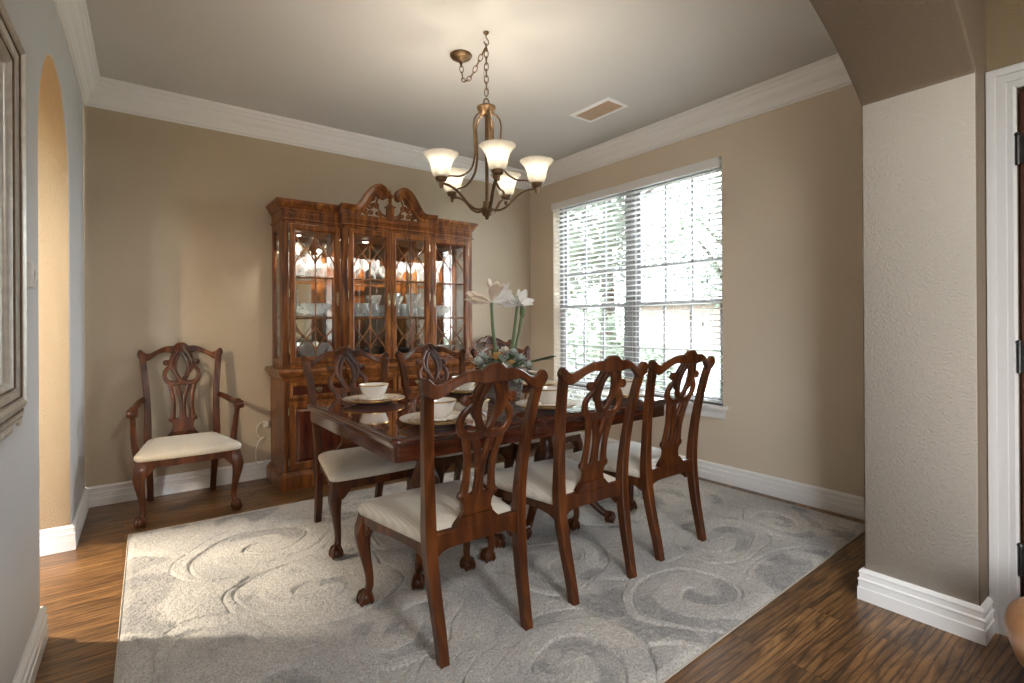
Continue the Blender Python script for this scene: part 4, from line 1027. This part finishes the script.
def blossom(c, r, m_):
    mb = MB()
    for k in range(11):
        a = k*2.4; el = .15+1.2*(k/11); up = Vector((math.cos(a)*math.cos(el), math.sin(a)*math.cos(el), math.sin(el)))
        petal(mb, c, up, Vector((0,0,1)) if abs(up.z) < .95 else Vector((1,0,0)), r, r*.45, .25)
    mb.sphere(c+Vector((0,0,r*.25)), r*.3, n=10); mb.build('blossom', m_, fa, smooth=60)
for u, z, dd, r, m_ in ((-.035,.215,-.085,.042,'gold_fl'),(.035,.185,-.09,.034,'gold_fl'),(-.15,.185,-.05,.042,'grey_fl'),(-.10,.150,-.08,.036,'grey_fl'),(.09,.205,-.05,.040,'grey_fl'),(.135,.170,-.04,.034,'grey_fl'),(-.01,.165,-.10,.036,'petal'),(-.13,.215,.0,.036,'grey_fl'),(.05,.24,-.02,.034,'grey_fl'),(.0,.25,.03,.034,'petal'),(.1,.15,-.08,.03,'petal')):
    blossom(rel(u, z+.022, dd), r*1.12, M[m_])

# ------------------------------------------------------------------ rug
RX0, RX1, RY0, RY1 = .015, 3.47, 1.085, 3.665
spir = [(.60,3.05,.42,.34,.4,1,2.1),(.72,2.42,.36,.28,-.2,-1,2.0),(.42,1.72,.40,.30,.5,1,2.0),(1.25,1.35,.40,.28,.2,-1,2.1),(2.05,1.28,.34,.26,-.3,1,2.0),(2.62,1.55,.34,.25,.3,-1,2.1),(2.98,2.15,.36,.27,.8,1,2.2),(2.45,2.35,.34,.27,0,-1,2.0),(1.75,1.95,.33,.26,.5,1,2.0),(1.45,2.75,.36,.27,.1,-1,2.0),(2.25,3.05,.36,.28,.4,1,2.0),(3.05,2.95,.34,.3,.2,-1,2.0),(3.12,1.45,.26,.20,.2,1,1.9),(1.25,3.35,.30,.2,0,1,1.8),(.28,2.15,.22,.30,.2,1,1.8),(.95,1.95,.25,.2,.6,-1,1.8)]
def sm(a, b, x):
    t = max(0, min(1, (x-a)/(b-a))); return t*t*(3-2*t)
def pile(x, y):
    """(pile height 0..1, yarn tone 0..1)"""
    best = None
    wx = noise.noise((x*1.7, y*1.7, 3.1))*.10+noise.noise((x*5, y*5, 1.1))*.03; wy = noise.noise((x*1.7+9, y*1.7, 5.1))*.10+noise.noise((x*5, y*5, 6.1))*.03
    for cx, cy, a, b_, rot, sg, tn in spir:
        dx, dy = x+wx-cx, y+wy-cy; c, s = math.cos(rot), math.sin(rot); u = (dx*c+dy*s)/a; v = (-dx*s+dy*c)/b_
        rho = math.hypot(u, v)
        if rho < 1 and (best is None or rho < best[0]): best = (rho, math.atan2(v, u)*sg, a)
    patch = noise.noise((x*1.3+2, y*1.3, 7.7))
    if best:
        rho, th, a = best; ph = rho*1.55-th/(2*PI)+.15; fr = ph-math.floor(ph)
        d_ = min(fr, 1-fr)*a/1.55
        g = sm(.002, .011, d_); ge = sm(.002, .011, (1-rho)*a)
        fluffy = sm(.50, .56, fr)*(1-sm(.93, .97, fr))
        br = sm(-.15, .25, noise.noise((x*7, y*7, 2.2))+patch*.8)
        h = (.80-.28*fluffy)*g*ge
        return h+.12, .74-.42*fluffy*br-.10*sm(.1,.4,-patch)
    F = noise.noise((x*.9+5, y*.9, .7))*3.0+noise.noise((x*2.1, y*2.1, 9))*.25+.5*x-.2*y
    fr = F-math.floor(F); g = sm(.004, .030, min(fr, 1-fr))
    fl = sm(.55, .62, fr)*(1-sm(.90, .96, fr))
    br = sm(-.15, .25, noise.noise((x*7, y*7, 2.2))+patch*.8)
    return (.72-.25*fl)*g+.12, .66-.42*fl*br-.10*sm(.1,.4,-patch)
RC = [(-.065,1.02),(3.48,1.165),(3.49,3.58),(.025,3.68)]
bm = bmesh.new(); nx, ny = 720, 540; lay = bm.verts.layers.float.new('pile'); gr = []
for j in range(ny+1):
    y = RY0+(RY1-RY0)*j/ny; row = []
    for i in range(nx+1):
        x = RX0+(RX1-RX0)*i/nx; h, t_ = pile(x, y)
        ed = min(i, nx-i, j, ny-j); edf = min(1, ed/6)
        fz = noise.noise((x*55, y*55, 0))*.5+noise.noise((x*120, y*120, 4))*.35
        z = .0012+edf*(.0005+.0185*h+.0060*fz*(.3+(1.3 if t_ < .5 else .7)))
        if ed == 0: z = .0008
        
        U, V = i/nx, j/ny; wxy = [(1-U)*(1-V)*a+U*(1-V)*b_+U*V*c+(1-U)*V*d_ for a, b_, c, d_ in zip(RC[0], RC[1], RC[2], RC[3])]
        v = bm.verts.new((wxy[0]-RX0, wxy[1]-RY0, z)); v[lay] = t_+.16*noise.noise((x*38, y*38, 8.8))+.10*noise.noise((x*90, y*90, 2.8)); row.append(v)
    gr.append(row)
for j in range(ny):
    for i in range(nx): bm.faces.new((gr[j][i], gr[j][i+1], gr[j+1][i+1], gr[j+1][i])).smooth = True
me = bpy.data.meshes.new('area_rug'); bm.to_mesh(me); bm.free(); me.materials.append(M['rug'])
o = bpy.data.objects.new('area_rug', me); C.objects.link(o); o.location = (RX0, RY0, 0)
tag(o, 'large light grey area rug with carved scroll pattern on the wood floor', 'rug')
m_ = MB(); m_.tube([(a-RX0, b_-RY0, .0045) for a, b_ in RC], .0045, 6, closed=True); m_.build('bound_edge', plain('rug_binding', s2l(196,188,176), .9), o)

# ------------------------------------------------------------------ small things
v = empty('ceiling_vent', (2.945, 2.783, CH), 0, label='almond rectangular air vent set in the ceiling near the window wall', cat='vent')
m_ = MB(); m_.sweep([(-.118,-.205),(.118,-.205),(.118,.205),(-.118,.205)], [(0,0),(.003,-.007),(.030,-.010),(.032,-.006),(.032,0)], lambda p, q, r: (p, q, r), closed=True); m_.build('vent_frame', M['trim'], v)
m_ = MB()
for k in range(15):
    x = -.080+.160*k/14; m_.box(x-.0030, x+.0030, -.172, .172, -.007, -.002)
for y in (-.058, .058): m_.box(-.088, .088, y-.006, y+.006, -.0075, -.001)
m_.build('louvres', M['vent'], v, smooth=0)
m_ = MB(); m_.box(-.088, .088, -.175, .175, -.0016, -.0004); m_.build('duct_backing', M['ventd'], v, smooth=0)

# mirror on the left wall
mp = LW(0, -2.72); mr = empty('wall_mirror', (mp[0], mp[1], 1.49), -TH, label='large mirror in a stepped silver frame on the left wall', cat='mirror')
fy = lambda p, q, v_: (v_, p, q)
m_ = MB(); my, mz = .425, .575
m_.sweep([(-my,-mz),(my,-mz),(my,mz),(-my,mz)], [(0,.001),(0,.020),(.006,.024),(.012,.022),(.018,.030),(.030,.034),(.034,.028),(.040,.030),(.050,.042),(.064,.046),(.074,.040),(.078,.032),(.084,.034),(.098,.030),(.104,.022),(.112,.024),(.122,.016),(.126,.008),(.126,.001)], fy, closed=True)
m_.build('mirror_frame', M['silver'], mr, smooth=30)
m_ = MB()
for q, v_, r in ((.015,.026,.0030),(.037,.031,.0028),(.081,.036,.0028),(.108,.026,.0028)):
    a, b_ = my-q, mz-q; m_.tube([(v_,-a,-b_),(v_,a,-b_),(v_,a,b_),(v_,-a,b_)], r, 6, closed=True)
m_.build('dark_beading', M['silver_dk'], mr)
m_ = MB(); m_.box(.004, .008, -my+.12, my-.12, -mz+.12, mz-.12); m_.build('mirror_glass', M['mirror'], mr, smooth=0)
for y, z in ((my-.004, mz-.004), (my-.004, -mz+.004), (my-.004, 0), (-my+.004, mz-.004), (-my+.004, -mz+.004)):
    m_ = MB(); m_.sphere((.018, y, z), .010, (.9,1,1), 10)
    for a in range(5): an = a*1.25; m_.sphere((.018, y+math.cos(an)*.011, z+math.sin(an)*.011), .009, (.8,1,1), 8)
    m_.build('rosette', M['silver'], mr)
m_ = MB()
for k in range(15): m_.sphere((.020, .26-.037*k, -mz-.002), .020, (.6,1.2,.6), 8)
m_.build('bottom_garland', M['silver'], mr)

sp = LW(0, -2.03); sw = empty('light_switch', (sp[0], sp[1], 1.375), -TH, label='small white thermostat switch on the left wall beside the arch', cat='switch')
m_ = MB(); m_.box(0, .020, -.030, .030, -.045, .045); m_.build('housing', M['white_pl'], sw, bevel=.004)
m_ = MB(); m_.box(.020, .028, -.010, .010, -.018, .018); m_.build('lever', M['white_pl'], sw, bevel=.002)

# looping power cord beside the cabinet
m_ = MB()
cp = [(.905,4.415,.420),(.875,4.405,.440),(.845,4.402,.425),(.828,4.402,.385),(.836,4.402,.345),(.862,4.402,.315),(.880,4.402,.322),(.866,4.400,.318),(.840,4.400,.290),(.825,4.400,.235),(.822,4.398,.165),(.832,4.396,.120),(.856,4.394,.105),(.880,4.394,.125),(.893,4.398,.150)]
m_.tube(crom(cp, 6), .0045, 8); o = m_.build('power_cord', M['cord'], None); tag(o, 'cream power cord looping against the wall at the left side of the cabinet', 'cord')
m_ = MB(); m_.box(.880, .920, 4.410, 4.4325, .395, .445); m_.build('plug', M['cord'], o, bevel=.004)

# tan leather seat at the lower right edge
ot = empty('leather_ottoman', (2.195, -.010, 0), .3, label='tan leather ottoman with rounded cushion at the lower right corner', cat='ottoman')
ot.scale = (1, 1, .80)
m_ = MB(); rings = []
for r, z in ((.285,.255),(.315,.262),(.350,.285),(.368,.325),(.374,.370),(.368,.405),(.345,.438),(.30,.458),(.22,.470),(.10,.478),(.01,.480)):
    rings.append([Vector((r*math.copysign(abs(math.cos(a))**.8, math.cos(a)), r*math.copysign(abs(math.sin(a))**.8, math.sin(a)), z+(.004*math.sin(9*a) if r < .36 else 0))) for a in [2*PI*k/64 for k in range(64)]])
rings = [[Vector((p.x, p.y, .255+(p.z-.255)*.78)) for p in r] for r in rings]
m_.loft(rings); m_.build('cushion', M['leather'], ot, smooth=60)
m_ = MB(); m_.loft([[Vector((r*math.cos(2*PI*k/48), r*math.sin(2*PI*k/48), z)) for k in range(48)] for r, z in ((.29,.105),(.30,.110),(.30,.255),(.29,.262))]); m_.build('base', M['leather'], ot, smooth=40)
for k in range(4):
    a = PI/4+k*PI/2; m_ = MB(); m_.lathe([(0,0),(.014,0),(.018,.02),(.026,.105),(0,.108)], 12, (math.cos(a)*.22, math.sin(a)*.22, 0)); m_.build('leg', M['chair'], ot)

# ------------------------------------------------------------------ outside
GZ = -.35
m_ = MB(); m_.box(-30, 70, -50, 60, GZ-.2, GZ); o = m_.build('ground', M['grass'], smooth=0); struct(o)
m_ = MB(); m_.box(11.0, 17.0, -50, 60, GZ, GZ+.02); o = m_.build('street', M['asphalt'], smooth=0); struct(o)
m_ = MB(); m_.box(9.2, 10.4, -50, 60, GZ, GZ+.03); o = m_.build('sidewalk', M['concrete'], smooth=0); struct(o)
m_ = MB(); m_.box(XR+.2, 11, 1.0, 3.4, GZ, GZ+.025); o = m_.build('driveway', M['concrete'], smooth=0); struct(o)
def leaves(name, c, R, cnt, seed, parent, size=.10, m_=None):
    r_ = random.Random(seed); mb = MB(); bm = mb.bm
    for i in range(cnt):
        u = Vector((r_.gauss(0,1), r_.gauss(0,1), r_.gauss(0,1))).normalized()
        k = .55+.45*r_.random()**.5; k *= 1+.25*noise.noise(u*2.2+Vector((seed,0,0)))
        p = Vector((c[0]+u.x*R[0]*k, c[1]+u.y*R[1]*k, c[2]+u.z*R[2]*k))
        n1 = Vector((r_.uniform(-1,1), r_.uniform(-1,1), r_.uniform(-.6,.6))).normalized(); n2 = n1.orthogonal().normalized(); s_ = size*r_.uniform(.6,1.3)
        q = [p+n1*s_, p+n2*s_*.5, p-n1*s_, p-n2*s_*.5]; bm.faces.new([bm.verts.new(v) for v in q])
    return tag(mb.build(name, m_ or M['foliage'], parent, smooth=0), kind='stuff')
def tree(x, y, h, R, seed, label):
    t = empty('tree', (x, y, GZ), 0, label=label, cat='tree', group='trees outside the window')
    mb = MB(); mb.tube([(0,0,0),(.05,.03,h*.25),(-.03,0,h*.5),(.05,.02,h*.75)], [R*.10,R*.08,R*.06,R*.03], 10)
    for k in range(5):
        a = k*1.3+seed; mb.tube([(0,0,h*(.38+.05*k)), (math.cos(a)*R*.4, math.sin(a)*R*.4, h*(.55+.05*k)), (math.cos(a)*R*.75, math.sin(a)*R*.75, h*(.65+.05*k))], [R*.04,R*.03,R*.012], 7)
    mb.build('trunk', M['bark'], t)
    leaves('crown', (0,0,h*.66), (R,R,h*.36), 6000, seed, t, .11)
tree(8.2, 9.6, 6.5, 2.3, 1, 'leafy tree seen at the left of the window, nearest to the glass')
tree(13.5, 12.4, 8.5, 3.2, 2, 'tall leafy tree behind the window centre, across the lawn')
tree(20.5, 12.0, 8.0, 3.0, 3, 'distant round tree across the street, seen right of the window centre post')
tree(22.0, 5.4, 5.5, 2.6, 4, 'distant low tree across the street, seen in the right window half')
def bush(x, y, r, h, seed, label):
    t = empty('shrub', (x, y, GZ), 0, label=label, cat='shrub', group='shrubs outside the window')
    mb = MB()
    for k in range(6):
        a = k*1.05; mb.tube([(0,0,0), (math.cos(a)*r*.3, math.sin(a)*r*.3, h*.4), (math.cos(a)*r*.55, math.sin(a)*r*.55, h*.75)], [.02,.014,.006], 6)
    mb.build('stems', M['bark'], t); leaves('leaves', (0,0,h*.55), (r,r,h*.5), 1300, seed, t, .065)
bush(5.4, 5.5, .75, 1.9, 5, 'tall shrub close outside the left half of the window')
bush(6.9, 5.6, .55, 1.25, 6, 'second shrub outside, just right of the tall one by the left half')
bush(8.4, 4.55, .5, .75, 7, 'low rounded shrub on the lawn outside the right half of the window')
bush(18.6, 9.0, .8, 1.1, 8, 'low shrub across the street below the distant trees')
# house across the street
hs = empty('house', (34, 19.0, GZ), 0, label='reddish brick house with grey roof across the street beyond the window', cat='house')
m_ = MB(); m_.box(-3, 3, -7, 7, 0, 2.9); m_.build('walls', M['brick'], hs, smooth=0)
m_ = MB(); m_.prism([(-3.5,2.8),(3.5,2.8),(0,5.0)], -7.4, 7.4, lambda p, q, r: (p, r, q)); m_.build('roof', M['roof'], hs, smooth=0)
for y in (-4.5, -1.0, 4.0):
    m_ = MB(); m_.box(-3.06, -2.98, y-.7, y+.7, 1.0, 2.2); w_ = m_.build('window', M['trim'], hs, smooth=0)
    m_ = MB(); m_.box(-3.08, -3.06, y-.6, y+.6, 1.1, 2.1); m_.build('pane', M['pane'], w_, smooth=0)

# ------------------------------------------------------------------ light
def area(name, loc, target, size, sy, e, col, parent=None):
    ld = bpy.data.lights.new(name, 'AREA'); ld.shape = 'RECTANGLE'; ld.size = size; ld.size_y = sy; ld.energy = e; ld.color = col
    o_ = bpy.data.objects.new(name, ld); C.objects.link(o_); o_.location = loc
    o_.rotation_euler = (Vector(target)-Vector(loc)).to_track_quat('-Z', 'Y').to_euler(); return o_
W = bpy.data.worlds.new('sky'); bpy.context.scene.world = W; W.use_nodes = True
bg = W.node_tree.nodes['Background']; bg.inputs[0].default_value = (.87,.93,1,1); bg.inputs[1].default_value = 14
sn = bpy.data.lights.new('sun', 'SUN'); sn.energy = 2; sn.angle = .02; sn.color = (1,.97,.92)
so = bpy.data.objects.new('sun', sn); C.objects.link(so); so.rotation_euler = Vector((0,-1,-1.1)).to_track_quat('-Z','Y').to_euler()
# unseen ceiling fixture added behind the camera as fill light
ff = empty('added_fill_fixture', (.75, -1.1, CH), 0, label='round flush ceiling light added unseen in the foyer as fill', cat='ceiling light')
m_ = MB(); m_.lathe([(0,0),(.20,0),(.205,-.01),(.20,-.03),(.19,-.03),(0,-.03)], 32); m_.build('fixture_rim', M['bronze'], ff)
m_ = MB(); m_.lathe([(.188,-.031),(.17,-.07),(.11,-.10),(0,-.112)], 32); m_.build('lit_glass', emis('lit_glass_bowl', (1,.93,.84), 3), ff)
area('foyer_fill_light', (.75, -1.1, CH-.16), (.75, -.9, 0), .5, .5, 30, (.97,.97,.97))
area('side_fill_light', (*LW(-.24, (FW[0]+FW[1])/2), 1.35), (*LW(3, (FW[0]+FW[1])/2+1.3), 1.25), 1.35, 1.55, 31, (.92,.96,1))  # added area lamp that boosts the light of the added side window
# hall light through the arch; the unseen sconce is added as its body
hl = empty('added_hall_sconce', (-2.15, 1.7, 1.95), 0, label='added unseen wall sconce in the side hall beyond the arch', cat='wall light')
m_ = MB(); m_.lathe([(0,0),(.05,0),(.05,.012),(0,.014)], 16, M=Matrix.Rotation(PI/2, 4, 'Y')); m_.build('backplate', M['bronze'], hl)
m_ = MB(); m_.lathe([(.03,-.06),(.05,-.05),(.07,.05),(.08,.10),(.076,.10),(.065,.05),(.045,-.045)], 20, (.09,0,0)); m_.build('lamp_shade', M['shade'], hl)
ld = bpy.data.lights.new('hall_lamp', 'SPOT'); ld.energy = 85; ld.color = (1,.86,.66); ld.shadow_soft_size = .06; ld.spot_size = math.radians(52); ld.spot_blend = 1
lo = bpy.data.objects.new('hall_lamp', ld); C.objects.link(lo); lo.location = (-1.75, 1.6, 2.02)
lo.rotation_euler = (Vector((-.40,3.55,.95))-Vector(lo.location)).to_track_quat('-Z','Y').to_euler()
ld = bpy.data.lights.new('hall_lamp_far', 'SPOT'); ld.energy = 440; ld.color = (1,.88,.70); ld.shadow_soft_size = .05; ld.spot_size = math.radians(36); ld.spot_blend = 1
lo = bpy.data.objects.new('hall_lamp_far', ld); C.objects.link(lo); lo.location = (-1.75, 3.75, 2.2)
lo.rotation_euler = (Vector((-.15,2.95,0))-Vector(lo.location)).to_track_quat('-Z','Y').to_euler()
# daylight entering through the openings (portals)
for nm, loc, tgt, sx_, sy_ in (('window_portal', (XR+.20, (WY0+WY1)/2, (WZ0+WZ1)/2), (0, (WY0+WY1)/2, (WZ0+WZ1)/2), WY1-WY0, WZ1-WZ0), ('foyer_portal', (*LW(-.34, (FW[0]+FW[1])/2), 1.35), (*LW(3, (FW[0]+FW[1])/2), 1.35), 1.4, 1.6)):
    a_ = area(nm, loc, tgt, sx_, sy_, 1, (1,1,1)); a_.data.cycles.is_portal = True
for x, y in ((-.60, -.17), (-.22, -.20), (.22, -.20), (.60, -.17)):
    ld = bpy.data.lights.new('cabinet_lamp', 'SPOT'); ld.energy = 26; ld.color = (1,.93,.82); ld.spot_size = math.radians(120); ld.spot_blend = .5; ld.shadow_soft_size = .02
    lo = bpy.data.objects.new('cabinet_lamp', ld); C.objects.link(lo); lo.location = (HX+x, HY+y, Z1-.042)

# ------------------------------------------------------------------ camera
f, vh, roll, pit = 518.3013, 322.7984, .0058, .0011
Up = Vector((0,0,1)); F2 = Fw*math.cos(pit)+Up*math.sin(pit); U2 = -Fw*math.sin(pit)+Up*math.cos(pit)
R3 = Rt*math.cos(roll)-U2*math.sin(roll); U3 = Rt*math.sin(roll)+U2*math.cos(roll)
cam = bpy.data.cameras.new('camera'); co = bpy.data.objects.new('camera', cam); C.objects.link(co)
cam.sensor_fit = 'HORIZONTAL'; cam.sensor_width = 36; cam.lens = 36*f/1024; cam.clip_start = .02; cam.clip_end = 200
cam.shift_y = -(341.5-vh)/1024
mw = Matrix((( R3.x, U3.x, -F2.x, 0), (R3.y, U3.y, -F2.y, 0), (R3.z, U3.z, -F2.z, 1.2), (0,0,0,1)))
co.matrix_world = mw
sc = bpy.context.scene; sc.camera = co
sc.view_settings.view_transform = 'Standard'; sc.view_settings.look = 'None'; sc.view_settings.exposure = .92; sc.view_settings.gamma = 1; sc.view_settings.use_curve_mapping = False
sc.cycles.use_denoising = True; sc.cycles.max_bounces = 9; sc.cycles.diffuse_bounces = 5; sc.cycles.transparent_max_bounces = 24; sc.cycles.transmission_bounces = 6
sc.cycles.sample_clamp_indirect = 6; sc.cycles.caustics_reflective = False; sc.cycles.caustics_refractive = False
